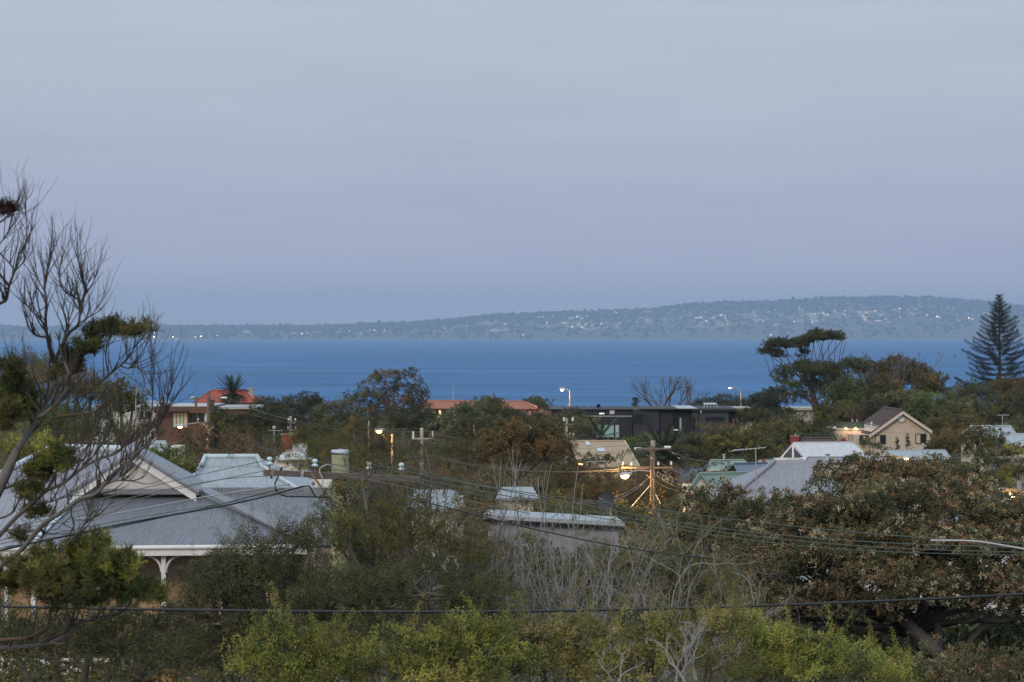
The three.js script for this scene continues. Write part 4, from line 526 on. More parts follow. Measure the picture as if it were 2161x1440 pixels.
// wooden street pole: [x, top y, base depth d, radius, top arm {y,x0,x1,ins}, low arm]
function streetPole(label, x, yTop, d, r, o = {}) {
  const top = P(x, yTop, d), T = new Thing('utility_pole', label, 'pole', gnd(top)); T.add('pole', tube([gnd(top).add(V(0, -.3, 0)), top], r * 1.15, r * .85, 10), o.m ?? M.pole); const k = d / FOC, tips = [];
  if (o.steelTop) T.add('pole_top', bar(P(x, yTop + o.steelTop, d), top.clone().add(V(0, .02, 0)), r * 1.02, r * .95, 10), M.concrete);
  for (const [y, x0, x1, dz, spots, s = 1, low = 0] of o.arms ?? []) {
    const a = P(x0, y + low, d - dz), b = P(x1, y, d + dz), dir = b.clone().sub(a), f = { o: a, m: frame(a, Math.atan2(-dir.z, dir.x)).m.clone().multiply(new THREE.Matrix4().makeRotationZ(Math.asin(dir.y / dir.length()))) }, L = dir.length(), arm = T.add('crossarm', box(f, 0, L, -.055, .055, r * .8, r * .8 + .1), o.armM ?? M.pole);
    for (const u of spots) { if (o.endIns) { const q = at(f, u * L, .0, r * .8 + .05), e = T.add('insulator', tube([at(f, u * L - Math.sign(.5 - u) * -.45, 0, r * .8 + .05), at(f, u * L, 0, r * .8 + .05)], .085, .075, 10), M.ceramicWhite, arm); void e; tips.push(q); } else tips.push(insulator(T, at(f, u * L, .14 * s, r * .8 + .05), s, o.insM ?? M.ceramicWhite, arm)); }
  }
  return { T, top, tips };
}
const wireG = (lab, g) => (pts, r = .012) => wire('overhead_wire', lab, g, pts, r, M.wire);
{ // street pole with bright lamp, right of centre
  const d = 118, p = streetPole('tall timber street pole with crossarm and burning lamp right of centre', 1378, 931, d, .145, { steelTop: 12, arms: [[947, 1341, 1415, .15, []], [987, 1309, 1418, .4, [.03, .2, .72, .97], 1.3]] });
  for (const [x0, x1, y] of [[1339, 1353, 947.5], [1402, 1416, 944.5]]) p.T.add('insulator', tube([P(x0, y, d - .2), P(x1, y, d - .2)], .085, .085, 10), M.ceramicWhite);
  const h = P(1321, 1001, d - 1.4); p.T.add('lamp_arm', tube(smooth([P(1374, 995, d - .15), P(1350, 993, d - .7), P(1331, 997, d - 1.2)], 10), .035, .03, 6), M.galv); lampHead(p.T, h, V(-1, 0, .4), true, 140, 1.15);
  p.T.add('conduit', bar(P(1373.5, 940, d - .2), P(1373.5, 1060, d - .2), .04), M.steelRust); p.T.add('brace', bar(P(1371, 1026, d - .2), P(1328, 1076, d - 2), .03), M.galv); p.T.add('brace', bar(P(1384, 1044, d - .2), P(1394, 1064, d - 1), .03), M.galv);
  const W = wireG('street wire between the lamp pole right of centre and the left poles', 'street wires left of the lamp pole'), W2 = wireG('street wire running right from the lamp pole right of centre', 'street wires right of the lamp pole'), W3 = wireG('lamplit service wire falling left from the street lamp pole', 'lamplit service wires');
  W(span(P(1342, 948, d), P(872, 925, 150), .7)); W(span(P(1378, 932, d), P(890, 906, 150), .9)); W(span(P(1412, 945, d), P(912, 926, 150), .8)); for (const [x, y] of [[1312, 988], [1330, 988], [1385, 988]]) W(span(P(x, y, d), P(930 + (x - 1312) * .2, 970 + (y - 988), 112), .45));
  W2(span(P(1380, 932, d), P(1500, 975, 95), .25)); W2(span(P(1350, 950, d), P(1560, 1040, 90), .3)); W2(span(P(1416, 989, d), P(1700, 992, 118), .5)); W2(span(P(1400, 990, d), P(1700, 995, 118), .5)); for (const [x, y] of [[1400, 1004], [1410, 1001], [1420, 998], [1385, 1008]]) W2(span(P(x - 22, y - 6, d), P(x + 75, y + 32, 96), .25));
  W3(span(P(1370, 1008, d), P(1210, 1058, 100), .5), .02); W3(span(P(1371, 1008, d), P(1235, 1062, 98), .5), .024);
  const loops = p.T.add('wire_loop', [0, 1, 2].map((i) => new THREE.TorusGeometry(.10 + .03 * i, .010, 5, 18).scale(1, 1.2, 1).translate(...P(1390 + i * 12, 1002 + i * 6, d - .4).toArray())), M.cablePale); void loops;
}
{ const d = 150, p = streetPole('grey timber pole with three tall insulators on its crossarm left of centre', 890, 905, d, .14, { m: M.barkPale, armM: M.barkPale, steelTop: 14, arms: [[926, 868, 917, .1, []]] });
  for (const x of [872, 913]) p.T.add('insulator', [bar(P(x, 926, d - .2), P(x, 911, d - .2), .075, .06, 8), bar(P(x, 911, d - .2), P(x, 910, d - .2), .035, .035, 8)], M.ceramicWhite); p.T.add('insulator', bar(P(890, 906, d - .05), P(890, 904, d - .05), .1, .07, 8), M.ceramicWhite);
  const W = wireG('long wire crossing the dark trees left of centre', 'wires across the mid-left trees'); W(span(P(872, 911, d), P(478, 838, 205), 1.1)); W(span(P(890, 905, d), P(441, 828, 205), 1.2)); W(span(P(912, 911, d), P(410, 838, 205), 1.1)); W(span(P(912, 911, d), P(1500, 905, 260), 1.5)); W(span(P(872, 912, d), P(1500, 910, 260), 1.5)); }
{ const d = 205, p = streetPole('brown street pole with two crossarms and a burning lamp by the red roof', 440, 826, d, .2, { arms: [[840, 405, 478, .3, []], [892, 414, 474, .5, [.05, .3, .7, .95], 1.6]] });
  for (const x of [[403, 416], [466, 479]]) p.T.add('insulator', tube([P(x[0], 840, d - .3), P(x[1], 840, d - .3)], .11, .11, 8), M.ceramicWhite); p.T.add('brace', bar(P(438, 905, d - .2), P(428, 893, d - .4), .05), M.galv); p.T.add('brace', bar(P(443, 907, d - .2), P(454, 895, d - .4), .05), M.galv); p.T.add('side_post', bar(P(413, 858, d - .5), P(413, 838, d - .5), .14), M.pole); p.T.add('equipment_box', box(frame(P(447, 854, d - .4)), -.25, .25, -.6, .5, -.2, .2), M.frameDark);
  p.T.add('lamp_arm', tube(smooth([P(430, 892, d - .3), P(405, 894, d - .8), P(388, 897, d - 1.2)], 8), .05, .04, 6), M.galv); lampHead(p.T, P(381, 898, d - 1.4), V(-1, 0, .4), true, 200, 1.5);
  const W = wireG('wire fanning down from the left lamp pole to the middle trees', 'wires below the left lamp pole'); for (const [x, x2, y2] of [[417, 620, 960], [432, 640, 955], [456, 660, 962], [471, 640, 950]]) W(span(P(x, 890, d), P(x2, y2, 140), .8), .014); wireG('upper wire running left from the top of the left lamp pole', 'wires left of the left lamp pole')(span(P(441, 828, d), P(150, 852, 190), 1)); wireG('lower wire running left from the left lamp pole crossarm', 'wires left of the left lamp pole')(span(P(408, 838, d), P(150, 866, 190), 1)); const W3 = wireG('lamplit wire catching the orange glow under the left street lamp', 'lamplit wires at left'); W3(span(P(412, 920, 190), P(310, 938, 150), .3), .03); W3(span(P(400, 922, 190), P(320, 940, 150), .3), .03); }
{ const d = 165, p = streetPole('slim grey pole with twin insulators above the red chimney', 613, 879, d, .11, { m: M.barkGrey, steelTop: 10, arms: [[892, 607, 623, .1, [.05, .95], 1.3], [908, 606, 624, .1, [.05, .95], 1]] }); void p; }
{ const d = 175, p = streetPole('slim pale pole with three insulators left of the tan roof', 1196, 884, d, .13, { m: M.poleGreen, steelTop: 10, arms: [[896, 1189, 1208, .1, [.02, .98], 2.2], [923, 1190, 1211, .15, [.1, .5, .9], 1.2]] }); void p; }
{ const d = 140, p = streetPole('short brown pole holding the angled arm of the middle street lamp', 828, 917, d, .1, { m: M.pole }); p.T.add('lamp_arm', tube(smooth([P(828, 937, d - .1), P(818, 930, d - .4), P(810, 920, d - .7), P(804, 912, d - .9)], 12), .04, .03, 6), M.pole); lampHead(p.T, P(801, 907.5, d - 1), V(-1, 0, .5), true, 220, 1.05); streetPole('short pale post top behind the middle street lamp', 778, 888, 160, .07, { m: M.creamPale }); }
streetPole('bare brown pole stub standing above the centre trees', 1000, 897, 160, .08, { m: M.pole });
{ const d = 300, T = new Thing('street_lamp', 'street lamp on a slim post burning against the sea', 'street lamp', gnd(P(1203, 870, d))); T.add('lamp_post', tube([gnd(P(1203, 870, d)), P(1203, 824, d)], .17, .12, 8), M.pole); T.add('lamp_arm', tube(smooth([P(1203, 826, d), P(1199, 823, d - .3), P(1191, 820.5, d - 1)], 8), .05, .05, 6), M.galv); T.add('post_brace', [bar(P(1190, 866, d), P(1203, 852, d), .05), bar(P(1208, 866, d), P(1203, 852, d), .05)], M.galv); lampHead(T, P(1187, 820.5, d - 1.3), V(-1, 0, .3), false, 220, 1.7); }
{ const d = 300, T = new Thing('street_lamp', 'curved-arm street lamp above the flat dark cypress', 'street lamp', gnd(P(1564, 868, d))); T.add('lamp_post', tube([gnd(P(1564, 870, d)), P(1564, 829, d)], .1, .07, 8), M.creamPale); T.add('lamp_arm', tube(smooth([P(1564, 829, d), P(1562, 822, d), P(1552, 819, d - .3), P(1544, 818, d - .6)], 10), .05, .04, 6), M.galv); lampHead(T, P(1541, 818.5, d - .7), V(-1, 0, .2), false, 25, .6); }
{ const d = 420, T = new Thing('street_lamp', 'small orange lamp seen among the bare dead branches', 'street lamp', gnd(P(1450, 860, d))); T.add('lamp_post', tube([gnd(P(1450, 870, d)), P(1450, 814, d)], .1, .07, 6), M.frameDark); lampHead(T, P(1450, 813, d), V(1, 0, .2), true, 20, .6); }
{ const d = 128, p = streetPole('short grey post behind the lamplit brown bush', 1313, 968, d + 6, .08, { m: M.barkGrey }); void p; const T = new Thing('street_lamp', 'small lamp on a horizontal arm left of the bright street lamp', 'street lamp', gnd(P(1250, 985, 135))); T.add('lamp_post', tube([gnd(P(1278, 985, 135)), P(1278, 972, 135)], .09, .08, 8), M.barkGrey); T.add('lamp_arm', tube([P(1278, 974, 134.9), P(1233, 975.5, 134.6)], .04, .035, 6), M.galv); lampHead(T, P(1228, 977, 134.5), V(-1, 0, .2), true, 8, .7); }
{ const d = 175, T = new Thing('garden_lamp', 'small orange lamp glowing beside the date palm crown', 'lamp', gnd(P(1434, 985, d))); T.add('lamp_post', tube([gnd(P(1434, 985, d)), P(1434, 966, d)], .06, .05, 6), M.frameDark); lampHead(T, P(1433, 965, d), V(-1, 0, .2), true, 14, .7); }
{ const d = 128, p = streetPole('weathered green post with a dark crossarm beside the small roof lamp', 1886, 959, d, .1, { m: M.poleGreen, armM: M.frameDark, arms: [[964, 1865, 1905, .2, []]] }); p.T.add('lamp_arm', tube([P(1888, 962, d), P(1905, 963, d - .4)], .03, .03, 6), M.galv); lampHead(p.T, P(1911, 966, d - .5), V(1, 0, .2), true, 26, .75); const W = wireG('wire running up right from the green post', 'wires at the right edge'); for (const dy of [0, 9, 14]) W(span(P(1900, 966 + dy * .3, d), P(2230, 905 + dy, 110), .5)); }
{ const d = 78, p = streetPole('pale utility pole with a white-ended crossarm at the right edge', 2152, 1015, d, .12, { m: M.barkPale, armM: M.pole, arms: [[1034, 2112, 2215, .2, []]] }); p.T.add('insulator', tube([P(2109, 1034.5, d - .2), P(2126, 1034.5, d - .2)], .08, .08, 10), M.ceramicWhite); p.T.add('insulator', [bar(P(2136, 1040, d - .3), P(2134, 1056, d - .3), .05, .04), bar(P(2131, 1040, d - .3), P(2136, 1052, d - .3), .05, .04)], M.cablePale); p.T.add('lamp_arm', bar(P(2150, 1046, d - .1), P(2143, 1044, d - .4), .03), M.galv); lampHead(p.T, P(2143, 1046, d - .5), V(-1, 0, .3), true, 12, .6);
  const W = wireG('pale sagging wire leaving the right edge pole to the left', 'wires of the right edge pole'); W(span(P(2150, 1016, d), P(2060, 1035, 84), .1), .018); W(span(P(2115, 1036, d), P(2010, 1056, 84), .1), .018); }
{ const T = new Thing('tv_aerial', 'small tv aerial with a pale box beside the red chimney', 'antenna', gnd(P(577, 930, 160))); T.add('mast', bar(P(578, 935, 160), P(578, 902, 160), .03), M.galv); T.add('boom', bar(P(566, 909, 160), P(597, 909.5, 160), .025), M.galv); T.add('amplifier', box(frame(P(578, 902, 160)), -.11, .11, -.1, .1, -.08, .08), M.creamPale); }
// ---------- trees and shrubs ----------
let nInst = 0;
function leafGeo(kind, seed) {
  const R = rng(seed), pos = [], idx = []; let k = 0;
  const blade = (p, d, L, w, fold = .25) => { const s = V(R() - .5, R() - .5, R() - .5).cross(d).normalize(), n = V(0, 0, 0).crossVectors(d, s), m = p.clone().addScaledVector(d, L * .45).addScaledVector(n, L * .06), a = m.clone().addScaledVector(s, w / 2).addScaledVector(n, w * fold), b = m.clone().addScaledVector(s, -w / 2).addScaledVector(n, w * fold), t = p.clone().addScaledVector(d, L); for (const q of [p, a, t, b]) pos.push(q.x, q.y, q.z); idx.push(k, k + 1, k + 2, k, k + 2, k + 3); k += 4; };
  const dir = (up = 0) => { const a = R() * Math.PI * 2, y = clamp(R() * 2 - 1 + up, -1, 1), r = Math.sqrt(1 - y * y); return V(Math.cos(a) * r, y, Math.sin(a) * r); };
  if (kind === 'broad') for (let i = 0; i < 20; i++) { const d = dir(.35); blade(d.clone().multiplyScalar(.06 + .3 * R()), d.clone().add(dir().multiplyScalar(.7)).normalize(), .26 + .14 * R(), .13 + .06 * R()); }
  if (kind === 'small') for (let i = 0; i < 30; i++) { const d = dir(.3); blade(d.clone().multiplyScalar(.04 + .42 * R()), d.clone().add(dir().multiplyScalar(.9)).normalize(), .15 + .09 * R(), .07 + .04 * R()); }
  if (kind === 'fine') for (let s = 0; s < 5; s++) { const d = dir(.7); for (let i = 0; i < 9; i++) { const t = .05 + .45 * (i + R()) / 9; blade(d.clone().multiplyScalar(t), d.clone().add(dir().multiplyScalar(.75)).normalize(), .16 + .08 * R(), .03 + .015 * R()); } }
  if (kind === 'spray') for (let s = 0; s < 3; s++) { const d = dir(.5); for (let i = 0; i < 12; i++) { const t = .55 * (i + R()) / 12; blade(d.clone().multiplyScalar(t), d.clone().multiplyScalar(1.4).add(dir().multiplyScalar(.8)).normalize(), .17, .05); } }
  if (kind === 'flower') for (let i = 0; i < 26; i++) { const d = dir(.5); blade(d.clone().multiplyScalar(.1 + .3 * R()), d.clone().add(dir().multiplyScalar(.9)).normalize(), .17 + .06 * R(), .13 + .05 * R(), .35); }
  return geo(pos, idx);
}
const LEAF = {}; for (const k of ['broad', 'small', 'fine', 'spray', 'flower']) LEAF[k] = [leafGeo(k, 11), leafGeo(k, 37), leafGeo(k, 59)];
const leafMat = new THREE.MeshStandardMaterial({ color: 0xffffff, roughness: .75 });
const dirR = (R, lo = -.4) => { const y = lo + (1 - lo) * R(), a = R() * Math.PI * 2, r = Math.sqrt(Math.max(0, 1 - y * y)); return V(Math.cos(a) * r, y, Math.sin(a) * r); };
function instances(name, list, geoK, parent, base) { // list of [pos, size, color, axisUp?]
  const im = new THREE.InstancedMesh(geoK, leafMat, list.length), o = new THREE.Object3D(), c = new THREE.Color(), R = rng(list.length * 7 + 3);
  list.forEach(([p, s, col], i) => { o.position.copy(p).sub(base); o.rotation.set((R() - .5) * 1.5, R() * 6.283, (R() - .5) * 1.5); o.scale.setScalar(s); o.updateMatrix(); im.setMatrixAt(i, o.matrix); im.setColorAt(i, c.setRGB(...col)); });
  im.name = name; im.userData.kind = 'stuff'; im.castShadow = im.receiveShadow = true; parent.add(im); nInst += list.length; return im;
}
const PAL = { // leaf colours as [r,g,b, weight]
  dark: [[0.060, 0.067, 0.021, 3], [0.084, 0.089, 0.023, 2], [0.048, 0.054, 0.021, 1]],
  olive: [[0.112, 0.111, 0.023, 3], [0.150, 0.139, 0.028, 2], [0.081, 0.081, 0.021, 2], [0.172, 0.117, 0.036, .8]],
  brown: [[0.141, 0.098, 0.033, 2], [0.100, 0.089, 0.026, 3], [0.193, 0.121, 0.046, 1.4], [0.081, 0.075, 0.023, 2]],
  green: [[0.100, 0.132, 0.028, 3], [0.132, 0.164, 0.033, 2], [0.073, 0.092, 0.023, 2]],
  lime: [[0.229, 0.245, 0.045, 3], [0.309, 0.296, 0.056, 2], [0.123, 0.156, 0.034, 2.2], [0.247, 0.201, 0.049, .8], [0.074, 0.094, 0.025, 1.2]],
  grey: [[0.121, 0.117, 0.054, 3], [0.172, 0.156, 0.070, 2], [0.091, 0.085, 0.039, 2]],
  bluish: [[0.081, 0.103, 0.046, 3], [0.112, 0.128, 0.057, 2], [0.057, 0.075, 0.033, 2]],
  limeolive: [[0.198, 0.188, 0.050, 3], [0.255, 0.223, 0.066, 2], [0.121, 0.124, 0.041, 2.3], [0.217, 0.166, 0.066, 1], [0.071, 0.076, 0.029, 1.3]],
  greygreen: [[0.078, 0.082, 0.036, 3], [0.107, 0.107, 0.048, 2], [0.049, 0.054, 0.025, 2], [0.082, 0.086, 0.028, 1]],
  rusty: [[0.148, 0.108, 0.045, 3], [0.114, 0.105, 0.037, 3], [0.188, 0.125, 0.059, 1.5], [0.080, 0.080, 0.032, 2]],
  leather: [[0.106, 0.105, 0.046, 3], [0.141, 0.128, 0.060, 2], [0.065, 0.072, 0.033, 2]],
  coast: [[0.113, 0.111, 0.039, 3], [0.150, 0.139, 0.046, 2], [0.073, 0.075, 0.028, 2]],
};
function pick(R, pal) { let w = 0; for (const p of pal) w += p[3]; let t = R() * w; for (const p of pal) { t -= p[3]; if (t <= 0) return p; } return pal[0]; }
// tree from lobes given in photograph pixels [cx, cy, rx, ry, depth offset (m), rz ratio] at depth d
function tree(name, label, d, lobes, o = {}) {
  const R = rng(o.seed ?? Math.round(lobes[0][0] * 13 + lobes[0][1] * 7)), k = d / FOC, pal = PAL[o.pal ?? 'olive'], size = o.size ?? .55, cr = o.clump ?? size * 1.9, list = [], limbs = [], twigs = [], flowers = [];
  const main = lobes[0], bx = o.base ? P(o.base, 0, d).x : P(lobes.reduce((s, l) => s + l[0] * l[2], 0) / lobes.reduce((s, l) => s + l[2], 0), 0, d).x, B = V(bx, ground(bx, -d), -d), T = new Thing(name, label, o.category ?? 'tree', B, o.group); void main;
  const fork = o.fork ? P(...o.fork, d) : null; let low = 1e9; for (const l of lobes) low = Math.min(low, P(0, l[1] + l[3], d).y);
  const tr = o.trunk ?? clamp((P(0, lobes[0][1], d).y - B.y) * .03, .05, .3), F = fork ?? V(bx + (R() - .5) * .4, lerp(B.y, Math.max(low, B.y + .4), .8), -d);
  limbs.push(tube(smooth([B.clone().add(V(0, -.3, 0)), B.clone().lerp(F, .5).add(V((R() - .5) * tr * 3, 0, (R() - .5) * tr * 2)), F], 8), tr * 1.25, tr * .8, 8));
  for (const [cx, cy, rx, ry, dz = 0, rzr = .85] of lobes) {
    const C = P(cx, cy, d + dz), r = V(rx * k, ry * k, rx * k * rzr), area = 4 * Math.PI * Math.pow((Math.pow(r.x * r.y, 1.6) + Math.pow(r.x * r.z, 1.6) + Math.pow(r.y * r.z, 1.6)) / 3, 1 / 1.6), n = Math.max(4, Math.round(area * .75 / (cr * cr * 2.0) * (o.fill ?? 1)));
    const S = C.clone().add(V(0, -r.y * .55, 0)); limbs.push(tube(smooth([F.clone().add(V(0, -.1, 0)), F.clone().lerp(S, .5).add(V((R() - .5) * r.x * .25, r.y * .1, (R() - .5) * r.z * .2)), S, C.clone().add(V(0, r.y * .1, 0))], 9), tr * .45, tr * .08, 6));
    const lobeTone = .72 + .5 * R();
    for (let s = 0; s < (o.shoots ?? 0); s++) { const v = dirR(R, .3), b0 = V(C.x + v.x * r.x, C.y + v.y * r.y, C.z + v.z * r.z), hh = size * (1 + 2 * R()), lean = V((R() - .5) * 1.2, 1, (R() - .5) * 1.2), sc = pick(R, pal); for (let q = 0; q < 6; q++) list.push([b0.clone().addScaledVector(lean, hh * q / 6), size * (.85 - .07 * q), [sc[0] * 1.05, sc[1] * 1.05, sc[2]]]); }
    for (let i = 0; i < n; i++) {
      const inner = R() < (o.inner ?? .22), v = dirR(R, o.under ?? -.45), q = (inner ? .35 + .4 * R() : .78 + .27 * R() + .12 * noise3.noise(v.x * 2 + cx, v.y * 2, v.z * 2 + cy)), c = V(C.x + v.x * r.x * q, C.y + v.y * r.y * q, C.z + v.z * r.z * q), cs = cr * (.65 + .7 * R()) * Math.min(1, .35 + r.y / cr * .5), base = pick(R, pal), tone = lobeTone * (.5 + .85 * R());
      if (o.twigs !== 0 && (i % (o.twigs ?? 3) === 0)) twigs.push(tube(smooth([S.clone().lerp(C, R()), S.clone().lerp(c, .55).add(V((R() - .5) * cr, cr * .2, (R() - .5) * cr)), c], 5), tr * (.10 + .08 * R()), tr * .03, 4, false));
      const m = Math.max(3, Math.round((o.dens ?? 1) * 3.4 * (cs / size) * (cs / size))), fl = o.flower && R() < o.flower[1];
      for (let j = 0; j < m; j++) { const w = dirR(R, -.55), e = cs * (.35 + .65 * Math.sqrt(R())), p = V(c.x + w.x * e, c.y + w.y * e * (o.flat ?? .72), c.z + w.z * e); if (p.y < B.y + .05) continue; const t = tone * (.86 + .28 * R()), alt = R() < .1 ? pick(R, pal) : base; list.push([p, size * (.7 + .6 * R()), [alt[0] * t, alt[1] * t, alt[2] * t]]); if (fl && R() < o.flower[2]) { const g = o.flower[0][Math.floor(R() * o.flower[0].length)], t2 = .7 + .6 * R(); flowers.push([p.clone().addScaledVector(w, size * .25), size * (o.flower[3] ?? .5) * (.7 + .6 * R()), [g[0] * t2, g[1] * t2, g[2] * t2]]); } }
    }
  }
  const bm = o.bark ?? M.bark; T.add('trunk', limbs, bm); if (twigs.length) { const t = T.add('twig_mass', twigs, o.twigBark ?? bm); t.userData.kind = 'stuff'; }
  instances('crown', list, LEAF[o.leaf ?? 'broad'][Math.floor(R() * 3)], T.g, B); if (flowers.length) instances('blossom', flowers, LEAF.flower[0], T.g, B); return T;
}
// bare branching: returns tube geometries grown from p along v
function grow(R, p, v, len, r, depth, o, out, tips) {
  const n = 4, pts = [p.clone()], dir = v.clone(); let q = p.clone(); for (let i = 0; i < n; i++) { dir.add(V((R() - .5) * o.wig, (R() - .5) * o.wig + o.up, (R() - .5) * o.wig)).normalize(); q = q.clone().addScaledVector(dir, len / n); if (o.top && q.y > o.top) { q = pts[pts.length - 1]; break; } pts.push(q); }
  if (pts.length < 2) return;
  out.push(tube(pts, r, r * .62, r > .02 ? 6 : 4, false)); if (depth <= 0) { tips?.push([q, dir.clone()]); return; }
  const kids = o.kids + (R() < .5 ? 1 : 0); for (let i = 0; i < kids; i++) { const t = i === 0 ? 1 : .35 + .6 * R(), s = pts[Math.min(pts.length - 1, Math.round(t * n))], side = V(R() - .5, R() - .3, (R() - .5) * (o.flatz ?? 1)).normalize(), nv = dir.clone().multiplyScalar(o.keep).addScaledVector(side, o.spread * (i === 0 ? .4 : 1)).normalize(); grow(R, s, nv, len * (o.shrink ?? .7) * (.75 + .5 * R()), r * (i === 0 ? .64 : .5), depth - 1, o, out, tips); }
}
function bareShrub(label, d, cx, yb, w, h, stems, depth, m, o = {}) {
  const R = rng(o.seed ?? cx * 3 + d), k = d / FOC, bx = P(cx, 0, d).x, B = V(bx, o.from ? P(0, yb, d).y : ground(bx, -d), -d), G = gnd(B), T = new Thing(o.name ?? 'bare_shrub', label, o.category ?? 'shrub', G, o.group), top = P(0, yb - h, d).y, H = top - B.y, out = [], tips = [];
  for (let i = 0; i < stems; i++) { const a = (i + R()) / stems * 2 - 1, s = B.clone().add(V((R() - .5) * w * k * .35, 0, (R() - .5) * w * k * .35)); const br = []; grow(R, s, V(a * w * k / H * (o.fan ?? .5), 1, (R() - .5) * .5).normalize(), H * (.36 + .12 * R()), (o.r ?? .03) * (.6 + .7 * R()), depth, { wig: .28, up: .05, kids: 2, keep: 1, spread: .75, shrink: .66, top: top + H * .04, ...o.g }, br, tips); T.add('stem', br[0], m); out.push(...br.slice(1)); }
  if (out.length) { const t = T.add('twig_mass', out, m); t.userData.kind = 'stuff'; }
  if (o.leaf) { const list = [], pal = PAL[o.leaf[1]]; for (const [p] of tips) if (R() < o.leaf[2]) for (let j = 0; j < (o.leaf[4] ?? 3); j++) { const c = pick(R, pal), t = .7 + .6 * R(); list.push([p.clone().add(V((R() - .5) * .3, (R() - .5) * .2, (R() - .5) * .3).multiplyScalar(o.leaf[3] * 4)), o.leaf[3] * (.7 + .6 * R()), [c[0] * t, c[1] * t, c[2] * t]]); } instances('crown', list, LEAF[o.leaf[0]][1], T.g, G); }
  return T;
}
// date palm: trunk and fronds, each frond its own part
function frondGeo(R, L, droop, wid) { const pos = [], idx = []; let k = 0; const sp = (t) => V(0, L * (.55 * t - droop * t * t), L * t * (1 - .18 * droop * t)); for (let i = 0; i < 26; i++) { const t = .10 + .9 * i / 25, p = sp(t), w = wid * Math.sin(Math.PI * clamp(.12 + t * .84, 0, 1)) * (.85 + .3 * R()); for (const s of [-1, 1]) { const e = p.clone().add(V(s * w, w * .22 - .12 * w * R(), w * .75)), q = p.clone().add(V(0, 0, L * .05)); for (const v of [p, e, q]) pos.push(v.x, v.y, v.z); idx.push(k, k + 1, k + 2); k += 3; } } const leaf = geo(pos, idx), rib = tube([0, .33, .66, 1].map(sp), L * .008, L * .003, 4, false); return mergeGeometries([trim(leaf), trim(rib)]); }
function palm(label, d, cx, cyTop, Lpx, o = {}) {
  const R = rng(cx), k = d / FOC, C = P(cx, cyTop, d), G = gnd(C), T = new Thing('date_palm', label, 'palm', G), L = Lpx * k, mG = mat(.055, .065, .026), mB = mat(.15, .095, .055), gs = [.1, .45, .8, 1.15].map((q) => frondGeo(R, L, q, L * .2));
  if (C.y - G.y > .3) T.add('trunk', tube([G, C], L * .1, L * .085, 9), M.bark);
  const n = o.n ?? 70; for (let i = 0; i < n; i++) { const u = i / n, el = lerp(1.25, -.45, Math.pow(u, .8)), dead = u > (o.dead ?? 2), f = new THREE.Mesh(gs[Math.min(3, Math.floor(u * 4))], dead ? mB : mG); f.name = 'frond'; f.rotation.order = 'YXZ'; f.rotation.y = i * 2.39996 + R() * .4; f.rotation.x = -(el - .5); f.scale.setScalar(.8 + .35 * R()); f.position.copy(C).sub(G); f.castShadow = true; T.g.add(f); }
  return T;
}
const far = (name, label, d, lobes, pal, o = {}) => tree(name, label, d, lobes, { size: .62, pal, fill: 1.4, ...o });
// --- behind, against the sea ---
far('dome_tree', 'dark dome-crowned tree against the sea between palm and tall gum', 300, [[640, 855, 40, 22], [622, 868, 34, 20], [664, 866, 30, 20]], 'dark', { size: .5 });
far('coastal_tree', 'dark bushy tree just right of the date palm', 295, [[560, 862, 34, 18], [585, 870, 30, 18]], 'dark', { size: .5 });
far('coastal_tree', 'ragged low tree between the dome tree and the tall gum', 290, [[700, 866, 30, 16], [725, 858, 24, 20], [690, 874, 26, 18]], 'grey', { size: .45, leaf: 'small' });
far('gum_tree', 'tall airy gum tree rising above the sea left of centre', 255, [[835, 796, 46, 16], [790, 815, 32, 24], [862, 822, 36, 20], [905, 834, 24, 14], [815, 850, 46, 28], [760, 848, 34, 26], [850, 862, 44, 24], [795, 880, 60, 24]], 'brown', { size: .6, fill: .8, inner: .15, twigs: 2, bark: M.barkRed, fork: [830, 862] });
for (const [x, y, rx, ry, lab, pal] of [[990, 872, 34, 18, 'dark tree standing in front of the villa wall', 'bluish'], [1026, 864, 36, 22, 'grey-green tree in front of the terracotta villa', 'grey'], [1075, 884, 34, 14, 'small dark tree right of the villa chimneys', 'dark'], [1132, 858, 34, 16, 'leafy tree behind the right end of the villa', 'dark'], [1120, 884, 42, 16, 'dark hedge-like tree under the villa right end', 'bluish'], [945, 905, 44, 24, 'dark green hedge tree under the lamplit villa', 'bluish'], [1000, 900, 42, 22, 'dark green hedge tree right of the tall lit window', 'bluish'], [880, 890, 44, 26, 'dark tree at the foot of the tall gum', 'dark'], [740, 893, 44, 22, 'dark bush left of the middle street lamp', 'bluish'], [690, 892, 40, 20, 'green bush behind the slim grey pole', 'green'], [640, 893, 44, 20, 'dark bush above the red chimney', 'dark'], [585, 888, 42, 22, 'dark bush below the date palm', 'dark'], [530, 892, 44, 24, 'dark hedge right of the left lamp pole', 'dark'], [480, 886, 34, 20, 'dark bush beside the left lamp pole', 'dark'], [1210, 884, 40, 14, 'low dark bush left of the charcoal house', 'bluish']]) far('hedge_tree', lab, x > 1100 && y < 870 ? 312 : x < 545 ? 196 : 248 - (y - 860) * .8, [[x, y, rx, ry], [x - rx * .5, y + ry * .6, rx * .8, ry * .8], [x + rx * .5, y + ry * .6, rx * .8, ry * .8]], pal, { size: .5 });
far('coastal_tree', 'broad pale-leaved tree spilling in front of the hedge left of centre', 205, [[960, 925, 40, 22], [1000, 905, 36, 18], [1030, 900, 40, 20]], 'grey', { size: .5 });
far('coastal_tree', 'grey-green tree behind the slim insulator pole', 215, [[1190, 898, 46, 20], [1230, 908, 36, 20], [1160, 905, 36, 20]], 'grey', { size: .5 });
